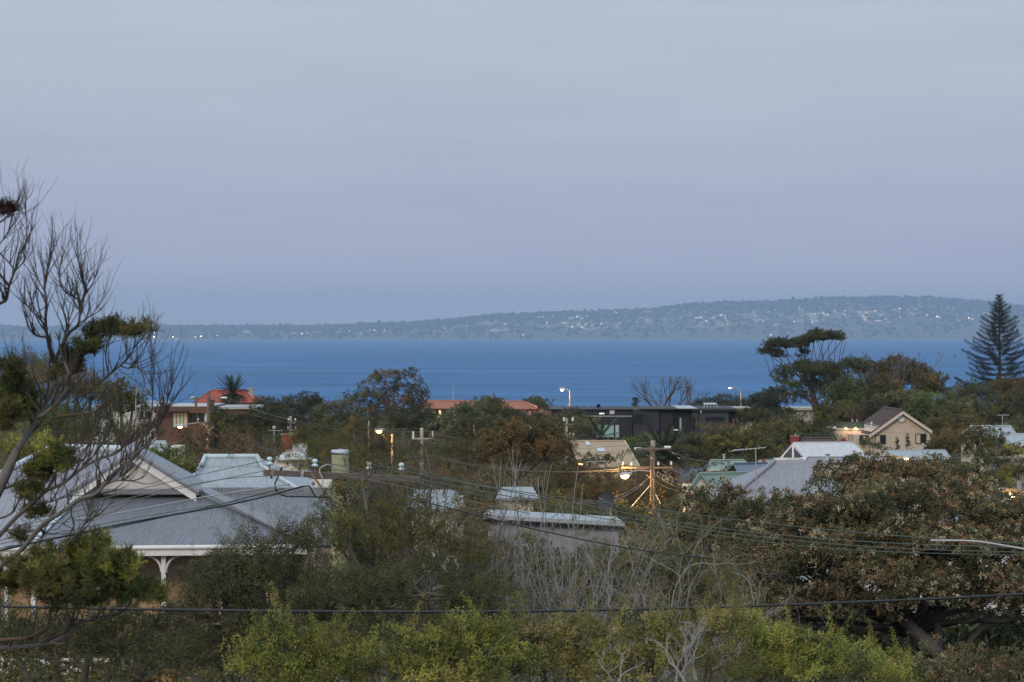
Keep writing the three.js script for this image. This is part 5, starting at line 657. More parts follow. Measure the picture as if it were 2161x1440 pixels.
far('dwarf_cypress', 'tiny dark conical cypress against the sea behind the charcoal roof', 275, [[1341, 858, 7, 8], [1341, 850, 5, 8], [1342, 846, 3, 4]], 'dark', { size: .3, clump: .35 });
far('flat_cypress', 'dark cypress with flat ragged sprays behind the charcoal house', 310, [[1500, 850, 34, 9], [1535, 842, 30, 8], [1480, 858, 24, 8], [1565, 852, 26, 8], [1535, 858, 44, 9]], 'dark', { size: .75, leaf: 'spray', flat: .3, clump: .6 });
far('gum_bush', 'round olive bush in front of the charcoal house centre', 190, [[1352, 930, 34, 16], [1385, 942, 30, 16], [1330, 945, 34, 16]], 'green', { size: .45 });
far('coastal_tree', 'broad olive tree below the charcoal house right end', 175, [[1550, 932, 66, 22], [1500, 945, 50, 20], [1590, 948, 56, 22], [1540, 958, 70, 20]], 'olive', { size: .5 });
far('coastal_tree', 'dark tree hiding the foot of the pale concrete building', 258, [[1578, 884, 30, 16], [1600, 878, 30, 16], [1560, 895, 34, 16]], 'dark', { size: .5 });
far('twiggy_tree', 'purplish twiggy tree in front of the charcoal end wall', 195, [[1505, 905, 34, 14], [1530, 912, 30, 12]], 'brown', { size: .4, fill: .8 });
far('coastal_tree', 'dark low tree left of the red-trunked umbrella tree', 285, [[1640, 845, 46, 22], [1605, 860, 36, 18], [1665, 830, 34, 18], [1620, 880, 50, 22]], 'dark', { size: .55, bark: M.barkRed });
// umbrella gum: thin limbs carrying flat pads
const UG = tree('umbrella_gum', 'tall gum with flat umbrella foliage pads on thin bare limbs', 300, [[1738, 714, 40, 12], [1658, 730, 48, 12], [1626, 744, 24, 10], [1698, 722, 24, 11], [1760, 708, 20, 8], [1720, 706, 18, 8], [1776, 716, 12, 6], [1700, 745, 16, 5], [1646, 752, 16, 6], [1688, 752, 8, 4]], { size: .55, pal: 'dark', fork: [1706, 812], base: 1738, trunk: .2, under: -.15, clump: .62, flat: .8, bark: M.barkRed, twigs: 1, twigBark: M.barkRed, inner: .4, fill: 1.7 });
{ const R = rng(9), T = UG, out = [], d = 299, B = P(1738, 885, d), F = P(1712, 818, d); T.add('limb', tube(smooth([gnd(B), P(1733, 880, d), P(1722, 845, d), F, P(1690, 792, d)], 14), .34, .16, 8), M.barkRed); for (const [x, y, fx, fy] of [[1625, 740, 1640, 796], [1640, 735, 1660, 800], [1660, 735, 1672, 800], [1680, 728, 1690, 800], [1700, 730, 1716, 800], [1716, 722, 1730, 800], [1732, 720, 1745, 800], [1748, 720, 1752, 800], [1764, 720, 1758, 800], [1778, 720, 1764, 800], [1612, 748, 1632, 800], [1785, 722, 1766, 798], [1650, 742, 1690, 800], [1725, 720, 1752, 805]]) T.add('limb', tube(smooth([P(lerp(fx, 1700, .5), 812, d), P(fx, fy, d + R() - .5), P(lerp(fx, x, .55), lerp(fy, y, .55), d + R() - .5), P(x, y, d + R() - .5)], 10), .10, .035, 5), M.barkRed); void out; }
far('umbrella_tree', 'dark umbrella-shaped tree under the tall gum', 292, [[1700, 785, 60, 18], [1660, 795, 28, 12], [1740, 790, 46, 20], [1760, 820, 44, 24], [1650, 808, 14, 8], [1720, 815, 40, 14]], 'dark', { size: .55, bark: M.barkRed, fork: [1715, 850], base: 1735, trunk: .35 });
for (const [x, y, rx, ry, lab, pal, dd] of [[1790, 768, 24, 16, 'small dark crown left in the big right-hand grove', 'dark', 298], [1825, 772, 30, 20, 'second dark crown in the big right-hand grove', 'dark', 296], [1900, 785, 62, 34, 'reddish twiggy crown at the top of the right-hand grove', 'brown', 294], [1965, 815, 36, 26, 'reddish-brown crown on the sea side of the right-hand grove', 'brown', 288], [1850, 825, 56, 34, 'brown-green crown in the middle of the right-hand grove', 'brown', 285], [1790, 830, 50, 36, 'mid-green crown in the front of the right-hand grove', 'green', 280], [1900, 850, 60, 34, 'grey-green crown low in the right-hand grove', 'coast', 276], [1825, 868, 56, 30, 'dark crown above the beige house ridge', 'dark', 270], [1765, 872, 44, 30, 'dark crown left of the beige house', 'olive', 268], [1968, 860, 58, 36, 'round green crown behind the beige house right end', 'green', 262], [2052, 826, 48, 22, 'rounded blue-grey crown left of the araucaria', 'bluish', 285], [2030, 868, 54, 32, 'green crown below the blue-grey one', 'coast', 258], [2130, 822, 46, 30, 'reddish crown right of the araucaria trunk', 'brown', 300], [2110, 868, 62, 32, 'dark crown above the pale right-hand roofs', 'dark', 262], [2170, 850, 50, 40, 'brown crown at the right edge under the araucaria', 'brown', 268], [1985, 905, 34, 30, 'golden-olive crown right of the beige gable', 'olive', 225], [2040, 905, 44, 26, 'purplish twiggy crown right of the beige gable', 'brown', 222], [1700, 905, 52, 28, 'dark crown above the white-roofed house', 'dark', 215], [1640, 910, 56, 30, 'olive crown left of the brick chimneys', 'olive', 210], [1730, 925, 40, 20, 'green crown behind the brick chimney', 'bluish', 205], [1600, 930, 50, 22, 'dark crown above the pale green roof', 'dark', 185], [2150, 905, 50, 26, 'grey crown behind the thin right aerial', 'grey', 240], [2000, 935, 50, 26, 'shadowy crown below the golden-olive one', 'brown', 205]]) far('grove_tree', lab, dd, [[x, y, rx * .8, ry * .8], [x - rx * .5, y + ry * .35, rx * .6, ry * .65], [x + rx * .5, y + ry * .3, rx * .6, ry * .65], [x, y + ry * .7, rx * .9, ry * .7]], pal, { size: .58, twigs: pal === 'brown' ? 1 : 3, bark: pal === 'brown' ? M.barkRed : M.bark });
{ // reddish trunk in the grove
  bareShrub('thin reddish bare tree inside the right-hand grove', 264, 1795, 905, 60, 60, 4, 4, M.barkRed, { r: .1, name: 'bare_tree', category: 'tree' }); bareShrub('spiky bare-topped tree over the reddish grove crown', 290, 1905, 880, 150, 130, 8, 4, M.barkGrey, { r: .09, name: 'bare_tree', category: 'tree', leaf: ['small', 'brown', .5, .4, 2] }); }
// araucaria
{
  const d = 320, R = rng(44), top = P(2109, 626, d), B = gnd(P(2109, 830, d)), T = new Thing('araucaria', 'tall norfolk island pine standing against sea and hill at right', 'tree', B), k = d / FOC, list = [], H = top.y - B.y; T.add('trunk', tube([B.clone().add(V(0, -.3, 0)), B.clone().lerp(top, .5).add(V(.1, 0, 0)), top], .42, .05, 8), M.barkDark);
  for (let w = 0; w < 21; w++) { const u = w / 20, y = P(0, lerp(812, 630, Math.pow(u, .92)), d).y, L = lerp(94, 7, Math.pow(u, .82)) * k * (.88 + .24 * R()), n = u > .85 ? 5 : 7; const br = []; for (let i = 0; i < n; i++) { const a = i / n * 6.283 + w * .7 + R() * .5, l = L * (.8 + .35 * R()), rise = lerp(-.02, .5, u), pts = []; for (let s = 0; s <= 5; s++) { const t = s / 5; pts.push(V(2109 * 0 + top.x + Math.cos(a) * l * t, y + l * (rise * t - .10 * Math.sin(Math.PI * t) * (1 - u) + .13 * t * t), top.z + Math.sin(a) * l * t)); } br.push(tube(pts, .05, .02, 4, false)); const m = Math.round(l * 18); for (let s = 0; s < m; s++) { const t = (.30 - .2 * u) + (.72 + .2 * u) * (s + R()) / m, q = Math.min(4.999, t * 5), p = pts[Math.floor(q)].clone().lerp(pts[Math.floor(q) + 1], q % 1), side = (R() - .5) * (.55 + .9 * (1 - t) * (1 - u)) ; p.add(V(-Math.sin(a) * side, .12 + .14 * R(), Math.cos(a) * side)); const c = .7 + .6 * R(); list.push([p, .36 + .16 * R(), [.016 * c, .022 * c, .010 * c]]); } } T.add('branch_whorl', br, M.barkDark); }
  for (let i = 0; i < 14; i++) list.push([top.clone().add(V((R() - .5) * .5, R() * .3 - .4, (R() - .5) * .5)), .35, [.03, .04, .02]]); instances('crown', list, LEAF.spray[0], T.g, B);
}
palm('date palm with arching fronds in front of the red roof', 320, 490, 832, 42);
palm('leaning palm fronds beside the teal window of the charcoal house', 205, 1268, 925, 52, { n: 34 });
palm('date palm with a skirt of dead brown fronds behind the street pole', 150, 1402, 968, 74, { n: 60, dead: .66 });
bareShrub('leafless dead tree spreading against the sea behind the charcoal roof', 275, 1418, 874, 170, 76, 7, 5, M.bark, { r: .17, fan: .9, name: 'dead_tree', category: 'tree', from: 1, g: { wig: .25, spread: .75, shrink: .74, kids: 2, up: .02, flatz: .5 } });
// --- middle distance ---
far('gum_tree', 'dark green canopy tree in front of the low pale house left end', 70, [[980, 1095, 50, 26], [1030, 1110, 40, 26]], 'olive', { size: .3, leaf: 'small' });
const mid = (label, d, lobes, pal, o = {}) => tree('garden_tree', label, d, lobes, { size: .36, pal, fill: 1.35, ...o });
mid('broad brown-green tree with a rounded top left of the tan roof', 128, [[1090, 925, 80, 34], [1030, 945, 60, 34], [1150, 945, 60, 36], [1090, 965, 100, 34]], 'brown', { size: .42 });
mid('brown heath-like hedge mass right of the left lamp', 118, [[420, 925, 46, 22], [480, 918, 50, 22], [540, 930, 50, 24], [590, 950, 40, 24], [450, 955, 60, 26], [540, 965, 60, 26], [400, 950, 40, 26]], 'brown', { leaf: 'fine', size: .42 });
mid('olive tree right of the red chimney', 124, [[670, 920, 40, 28], [650, 950, 46, 32], [700, 950, 44, 34], [675, 985, 60, 30]], 'olive', { leaf: 'small', size: .42 });
mid('brown twiggy tree under the middle street lamp', 112, [[760, 925, 44, 30], [800, 935, 36, 26], [740, 960, 50, 34], [810, 975, 56, 34]], 'brown', { leaf: 'small', size: .4, twigs: 1 });
mid('olive bush right of the three-insulator pole', 120, [[935, 950, 44, 20], [985, 945, 44, 20], [900, 968, 40, 24], [960, 985, 60, 30]], 'olive', { leaf: 'small', size: .4 });
mid('pale grey-barked shrub below the three-insulator pole', 100, [[860, 990, 46, 26], [920, 1010, 56, 30], [1000, 1020, 60, 30], [870, 1040, 60, 30]], 'brown', { leaf: 'small', fill: .75, twigs: 1, bark: M.barkGrey });
mid('orange-lit brown bush around the street lamp', 126, [[1230, 1005, 50, 26], [1180, 1010, 40, 26], [1280, 1025, 56, 30], [1200, 1045, 60, 34], [1290, 1060, 60, 30]], 'brown', { leaf: 'small' });
mid('dark bush right behind the street lamp pole', 124, [[1350, 1040, 46, 30], [1400, 1045, 46, 30], [1430, 1050, 40, 26], [1340, 1070, 60, 26]], 'brown', { leaf: 'small' });
mid('dark bush in front of the tan roof', 150, [[1258, 974, 34, 11], [1300, 970, 22, 9], [1236, 982, 30, 11]], 'dark', { size: .4 });
mid('dark leafy tree below the palm left of the pole', 160, [[1440, 945, 44, 22], [1460, 970, 40, 22], [1350, 960, 26, 18]], 'dark', { size: .42 });
mid('shrub with small leaves in front of the pale green roof', 145, [[1525, 985, 22, 9], [1545, 992, 20, 8]], 'grey', { size: .28, fill: .6 });
mid('leafy magnolia bush at the corner of the beige house', 190, [[1842, 944, 22, 12], [1862, 950, 18, 10], [1825, 940, 12, 10]], 'bluish', { size: .42, fill: .8 });
for (const [x, y, lab] of [[1894, 934, 'shorter pencil cypress before the beige house'], [1916, 926, 'taller pencil cypress before the beige house']]) tree('pencil_cypress', lab, 182, [[x, y + 14, 3.6, 10], [x, y + 4, 2.6, 9], [x, y - 2, 1.6, 6]], { size: .22, pal: 'dark', clump: .16, twigs: 0 });
mid('round grey-green bush in front of the pale right-hand roof', 128, [[2058, 920, 32, 18], [2085, 925, 30, 20], [2045, 935, 32, 18], [2075, 940, 40, 16], [2090, 955, 60, 18], [2140, 958, 40, 14]], 'coast', { size: .36 });
tree('dark_cypress', 'dark conical cypress left of the paling fence', 112, [[2066, 990, 15, 26], [2066, 965, 11, 18], [2067, 1008, 15, 16]], { size: .3, pal: 'dark', clump: .4 });
for (const [x, y, rx, ry, lab, pal, dd] of [[1985, 985, 50, 26, 'grey-green bush right of the white flat roof', 'bluish', 118], [2030, 1000, 44, 26, 'mid-green bush left of the dark cypress', 'coast', 112], [2020, 1022, 46, 22, 'brownish bush below the grey-green one', 'brown', 106], [2105, 975, 26, 16, 'dark round bush right of the dark cypress', 'dark', 116], [2110, 1005, 40, 24, 'yellow-olive bush near the paling fence', 'olive', 104], [2150, 995, 30, 24, 'dark bush at the right edge below the fence', 'dark', 108], [2080, 1028, 50, 18, 'green bush above the bright hedge', 'green', 100], [2135, 950, 30, 14, 'pale garden shrub below the cream wall', 'lime', 126]]) mid(lab, dd, [[x, y, rx * .8, ry * .8], [x - rx * .45, y + ry * .4, rx * .6, ry * .6], [x + rx * .45, y + ry * .4, rx * .6, ry * .6]], pal, { size: .34 });
tree('bright_hedge', 'bright green ivy hedge beside the right edge pole', 90, [[2050, 1048, 40, 14], [2100, 1046, 44, 14], [2140, 1052, 30, 12]], { size: .22, pal: 'lime', category: 'hedge', clump: .4 });
// left grove behind the bare tree
for (const [x, y, rx, ry, lab, pal, dd, lf] of [[40, 770, 60, 40, 'rust-and-olive tree at the far left edge', 'rusty', 84, 'small'], [120, 790, 60, 46, 'twiggy brown tree behind the bare branches', 'rusty', 80, 'small'], [190, 812, 56, 40, 'olive tree left of the white balcony house', 'rusty', 82, 'small'], [255, 840, 48, 36, 'broken-topped olive tree before the white balcony house', 'olive', 78, 'broad'], [30, 850, 70, 50, 'yellow-olive tree low at the left edge', 'olive', 74, 'small'], [130, 880, 70, 50, 'green tree above the cottage ridge', 'green', 72, 'small'], [60, 935, 70, 40, 'yellow-green shrub at the left end of the cottage ridge', 'lime', 70, 'small'], [220, 905, 60, 40, 'tangled shrub above the white gable', 'coast', 70, 'small'], [300, 900, 40, 30, 'twiggy brown bush under the white balcony house', 'rusty', 92, 'small']]) mid(lab, dd, [[x, y, rx * .75, ry * .75], [x - rx * .5, y + ry * .3, rx * .6, ry * .65], [x + rx * .5, y + ry * .35, rx * .6, ry * .65], [x, y + ry * .7, rx * .85, ry * .7]], pal, { size: .3, leaf: lf, twigs: 1 });
mid('glossy green bush behind the white gable slope', 64, [[350, 970, 40, 24], [380, 990, 32, 26], [330, 990, 40, 26], [390, 1015, 22, 22]], 'green', { size: .24, bark: M.barkGrey });
bareShrub('tall leafless stem beside the broken-topped olive tree', 77, 300, 900, 50, 90, 2, 2, M.barkPale, { r: .09, name: 'bare_tree', category: 'tree' });
// --- near: big brown tree ---
const blossom = [[.34, .25, .14], [.42, .34, .21], [.30, .16, .075], [.44, .40, .28], [.22, .11, .055], [.16, .13, .06]];
const BT = tree('blossom_tree', 'huge brown-green tree with tan blossom clusters filling the lower right', 45, [[1850, 1015, 130, 42, 1], [1950, 1030, 110, 40, 1.5], [1805, 1050, 92, 46, .5], [2050, 1075, 110, 50, 1], [1900, 1085, 170, 60, -.5], [1708, 1118, 92, 54, 0], [2110, 1130, 90, 60, 0], [1800, 1150, 150, 60, -1], [1960, 1160, 140, 54, -1], [1640, 1190, 100, 70, -.3], [1740, 1215, 130, 60, -1.2], [2090, 1200, 110, 50, -1], [1880, 1220, 110, 40, -1.4], [1990, 1235, 100, 36, -1.4], [1690, 1290, 110, 50, -1], [2150, 1270, 60, 60, -1], [1620, 1270, 70, 50, -.5], [1800, 1300, 70, 40, -1.4], [2060, 1285, 60, 40, -1.2], [1840, 1255, 100, 40, -1.6], [1955, 1265, 90, 34, -1.6], [2085, 1250, 80, 40, -1.6]], { size: .20, pal: 'leather', clump: .42, leaf: 'broad', inner: .12, fill: 1.35, dens: 1.05, under: -.1, flat: .6, flower: [blossom, .7, .7, .95], bark: M.barkDark, base: 1915, fork: [1920, 1330], trunk: .2, twigs: 2, seed: 77 });
BT.add('leaning_limb', tube(smooth([P(1908, 1310, 44.3), P(1935, 1335, 44.2), P(1968, 1366, 44.1), P(1985, 1395, 44), P(1992, 1440, 44)], 16), .14, .13, 9), M.bark); BT.add('side_trunk', tube(smooth([gnd(P(1990, 1400, 44.5)), P(1980, 1340, 44.5), P(1978, 1280, 44.6), P(1990, 1230, 44.7)], 14), .12, .07, 8), M.barkDark); BT.add('side_limb', tube(smooth([P(1990, 1405, 44.4), P(2030, 1375, 44.3), P(2070, 1330, 44.4), P(2120, 1300, 44.5)], 14), .08, .04, 7), M.barkDark);
tree('understory_bush', 'dark leafy understory behind the big brown trunk', 50, [[1930, 1350, 70, 50], [2040, 1345, 90, 60], [2130, 1350, 70, 60], [1780, 1360, 60, 50]], { size: .2, pal: 'dark', clump: .36, fill: 1.2, category: 'shrub' });
mid('green bush below the small pale glimpsed roof', 88, [[1110, 1070, 46, 15], [1075, 1084, 40, 18], [1155, 1084, 40, 18]], 'olive', { leaf: 'small', size: .3 });
mid('brown round-topped shrub left of the lilac roof', 50, [[1510, 1055, 60, 30], [1480, 1090, 60, 40], [1540, 1090, 60, 36], [1450, 1130, 60, 40], [1530, 1140, 80, 44]], 'leather', { size: .20, clump: .4, fill: 1.4, flower: [blossom, .6, .5, .9], bark: M.barkRed });
mid('rounded shrub in front of the lilac roof', 48, [[1632, 1056, 44, 22], [1600, 1085, 46, 28], [1660, 1085, 44, 28], [1580, 1110, 60, 36]], 'leather', { size: .20, clump: .4, fill: 1.4, flower: [blossom, .55, .45, .9], bark: M.barkRed });
mid('tan blossomed shrub at the foot of the big tree', 36, [[2000, 1400, 70, 30], [2060, 1420, 60, 30], [1940, 1425, 50, 24], [2120, 1400, 60, 34]], 'leather', { size: .17, clump: .34, fill: 1.3, flower: [blossom, .8, .6, 1], bark: M.barkRed });
mid('brown tussocky bush at the lower right edge', 28, [[2120, 1425, 50, 26], [2080, 1445, 50, 20]], 'brown', { size: .15, leaf: 'fine', clump: .3 });
// --- near: tree in front of the pole, grey twigs ---
tree('twiggy_tree', 'twiggy brown-green tree wrapped round the near utility pole', 29.5, [[735, 1065, 42, 46], [728, 1040, 26, 20], [765, 1000, 26, 36], [712, 1095, 44, 40, -.6], [740, 1130, 60, 50, -.6], [800, 1090, 70, 50], [860, 1130, 80, 60], [720, 1130, 70, 50], [930, 1150, 80, 60], [790, 1180, 100, 60], [1000, 1190, 60, 50]], { size: .15, pal: 'olive', clump: .26, fill: .95, inner: .35, dens: .9, leaf: 'small', twigs: 2, bark: M.barkGrey, twigBark: M.bark, seed: 5, trunk: .09, fork: [810, 1290] });
for (const [cx, yb, w, h, st, dd, lab, mm] of [[880, 1300, 260, 310, 9, 30.5, 'tangle of fine brown twigs rising behind the near pole tree', M.barkGrey], [1010, 1330, 240, 290, 9, 31, 'grey twiggy bare shrub left of the pale house wall', M.barkGrey], [1130, 1330, 220, 280, 9, 31.5, 'tall pale bare shrub in front of the low pale house', M.barkPale], [1230, 1320, 200, 220, 9, 30, 'dense grey bare shrub under the pale roof edge', M.barkGrey], [1330, 1330, 220, 230, 9, 31, 'pale leafless shrub right of the low house', M.barkPale], [1430, 1320, 220, 200, 9, 30.5, 'wiry grey bare shrub leaning left of the big brown tree', M.barkPale], [1530, 1330, 180, 150, 8, 30, 'low wiry grey shrub at the foot of the big brown tree', M.barkGrey], [1080, 1290, 260, 180, 8, 27, 'low brown bare thicket behind the black cable', M.bark]]) bareShrub(lab, dd, cx, yb, w * 1.1, h, st + 3, 5, mm, { r: mm === M.barkPale ? .022 : .018, leaf: ['small', 'olive', .14, .12, 2], fan: cx > 1400 ? .8 : 1.1, g: { spread: 1.05, wig: .62, shrink: .64, up: -.01 } });
bareShrub('tall white leafless sapling in front of the lamplit brown bush', 34, 1175, 1300, 120, 330, 3, 3, M.barkPale, { r: .03, name: 'bare_tree', category: 'tree', g: { spread: .45 } });
bareShrub('slender white leafless sapling left of the street pole', 34, 1060, 1300, 100, 320, 3, 3, M.barkPale, { r: .026, name: 'bare_tree', category: 'tree', g: { spread: .45 } });
tree('understory_bush', 'dark understory thicket behind the bare grey shrubs', 36, [[1040, 1190, 80, 50], [1140, 1195, 80, 48], [1240, 1200, 80, 50], [1330, 1190, 80, 50], [1020, 1230, 110, 70], [1150, 1250, 120, 60], [1290, 1250, 120, 60], [1400, 1240, 100, 70], [1480, 1220, 90, 70], [1100, 1310, 160, 50], [1300, 1310, 160, 50], [1480, 1310, 120, 50]], { size: .18, pal: 'coast', clump: .34, fill: 1.3, leaf: 'small', category: 'shrub', twigs: 2, bark: M.barkGrey });
tree('twiggy_tree', 'brown twig-filled tree crown right behind the near utility pole', 33, [[830, 1020, 60, 40], [900, 1045, 70, 46], [960, 1090, 66, 56], [1010, 1040, 50, 36], [850, 1100, 80, 50], [800, 985, 40, 26], [930, 1150, 90, 60], [1020, 1110, 60, 40], [1080, 1145, 56, 36]], { size: .17, pal: 'brown', clump: .3, fill: .6, inner: .4, dens: .7, leaf: 'small', twigs: 1, bark: M.bark, twigBark: M.barkGrey, seed: 6, trunk: .1 });
bareShrub('mesh of fine brown twigs above the pale roof behind the pole', 33.5, 880, 1230, 260, 260, 14, 5, M.bark, { r: .018, from: 1, g: { spread: .8, wig: .4, shrink: .66 } });
// --- near left bushes ---
tree('near_bush', 'tall mid-green leafy bush in front of the cottage veranda', 25, [[505, 1190, 46, 40], [540, 1160, 42, 34], [605, 1165, 54, 44], [652, 1150, 44, 46], [450, 1245, 70, 50], [520, 1230, 100, 70], [620, 1230, 90, 70], [450, 1300, 110, 60], [580, 1310, 110, 60], [380, 1360, 110, 70], [500, 1400, 110, 60], [690, 1290, 60, 50]], { size: .16, pal: 'greygreen', clump: .25, fill: 1.2, dens: 1.3, inner: .3, leaf: 'small', category: 'shrub', twigs: 3, shoots: 8, bark: M.barkGrey, seed: 21 });
tree('near_bush', 'dark shadowy bush under the left foliage blobs', 22, [[250, 1350, 130, 60], [120, 1390, 140, 60], [300, 1420, 120, 50], [30, 1340, 90, 60], [200, 1300, 100, 40]], { size: .13, pal: 'dark', clump: .26, fill: 1.3, leaf: 'small', category: 'shrub', twigs: 3, bark: M.bark, seed: 23 });
tree('near_bush', 'dark filler bush below the near pole tree', 24, [[760, 1265, 120, 60], [900, 1250, 120, 60], [1010, 1270, 100, 60], [690, 1270, 80, 60], [760, 1330, 130, 50], [900, 1340, 130, 50], [1040, 1340, 120, 50], [660, 1340, 90, 50]], { size: .14, pal: 'dark', clump: .28, fill: 1.4, leaf: 'small', category: 'shrub', twigs: 3, seed: 24 });
const limeB = (lab, d, lobes, pal = 'lime', o = {}) => tree('foreground_bush', lab, d, lobes, { size: .125, pal, clump: .17, fill: 1.5, inner: .3, leaf: 'small', dens: 1.5, category: 'shrub', twigs: 4, trunk: .05, shoots: 3, ...o });
limeB('bright yellow-green bush at the bottom left of centre', 16, [[600, 1345, 60, 36], [570, 1390, 70, 44], [650, 1400, 80, 50], [720, 1360, 60, 40], [760, 1400, 80, 50], [560, 1440, 90, 40], [690, 1440, 110, 40]]);
limeB('bright green bush at the bottom centre', 15.5, [[870, 1370, 70, 44], [960, 1350, 80, 40], [1020, 1380, 80, 50], [830, 1420, 80, 40], [930, 1420, 110, 46], [1060, 1420, 90, 46]], 'lime', { seed: 31 });
limeB('olive bush right of the bright green one', 16, [[1130, 1340, 80, 40], [1200, 1370, 80, 50], [1270, 1345, 70, 40], [1150, 1410, 100, 46], [1270, 1410, 90, 46]], 'limeolive', { seed: 32 });
limeB('brownish olive bush behind the curly bare branches', 16.5, [[1350, 1340, 70, 40], [1430, 1330, 70, 36], [1500, 1330, 70, 40], [1380, 1400, 100, 50], [1500, 1400, 100, 50]], 'limeolive', { seed: 33 });
limeB('yellow-tipped green bush at the lower right of centre', 17, [[1590, 1350, 70, 44], [1660, 1390, 80, 44], [1730, 1380, 60, 40], [1600, 1420, 100, 40], [1790, 1410, 80, 40]], 'lime', { seed: 34 });
limeB('green bush in front of the big brown trunk', 18, [[1860, 1400, 50, 34], [1840, 1430, 80, 34], [1920, 1430, 40, 26]], 'lime', { seed: 35 });
bareShrub('curly pale bare branches in front of the olive bush', 15, 1450, 1440, 150, 150, 6, 4, M.barkPale, { r: .009, from: 1, fan: .9, g: { spread: .9, wig: .75, up: .02 } });
bareShrub('small pale bare branch left of the curly ones', 15, 1300, 1440, 60, 90, 3, 3, M.barkPale, { r: .006, from: 1, g: { spread: .9, wig: .75 } });
// --- scrub covering the slope between gardens ---
{ const R = rng(99), list = [], c = [.6, .8, 1, 1.2]; for (let i = 0; i < 26000; i++) { const d = 40 + 500 * Math.pow(R(), 1.3), x = (R() * 2 - 1) * d * .32, pal = pick(R, PAL[['olive', 'brown', 'dark', 'coast'][Math.floor(4 * (noise3.noise(x * .05, d * .05, 1) * .5 + .5)) % 4]]), k = c[Math.floor(R() * 4)]; list.push([V(x, ground(x, -d) + R() * 1.1, -d), .7 + .9 * R(), [pal[0] * k, pal[1] * k, pal[2] * k]]); }
  const g = new THREE.Group(); const im = instances('scrub', list, LEAF.small[2], scene, V(0, 0, 0)); im.name = 'coastal_scrub'; tag(im, 'low coastal scrub covering the ground between houses and trees', 'scrub', null, 'stuff'); void g; }
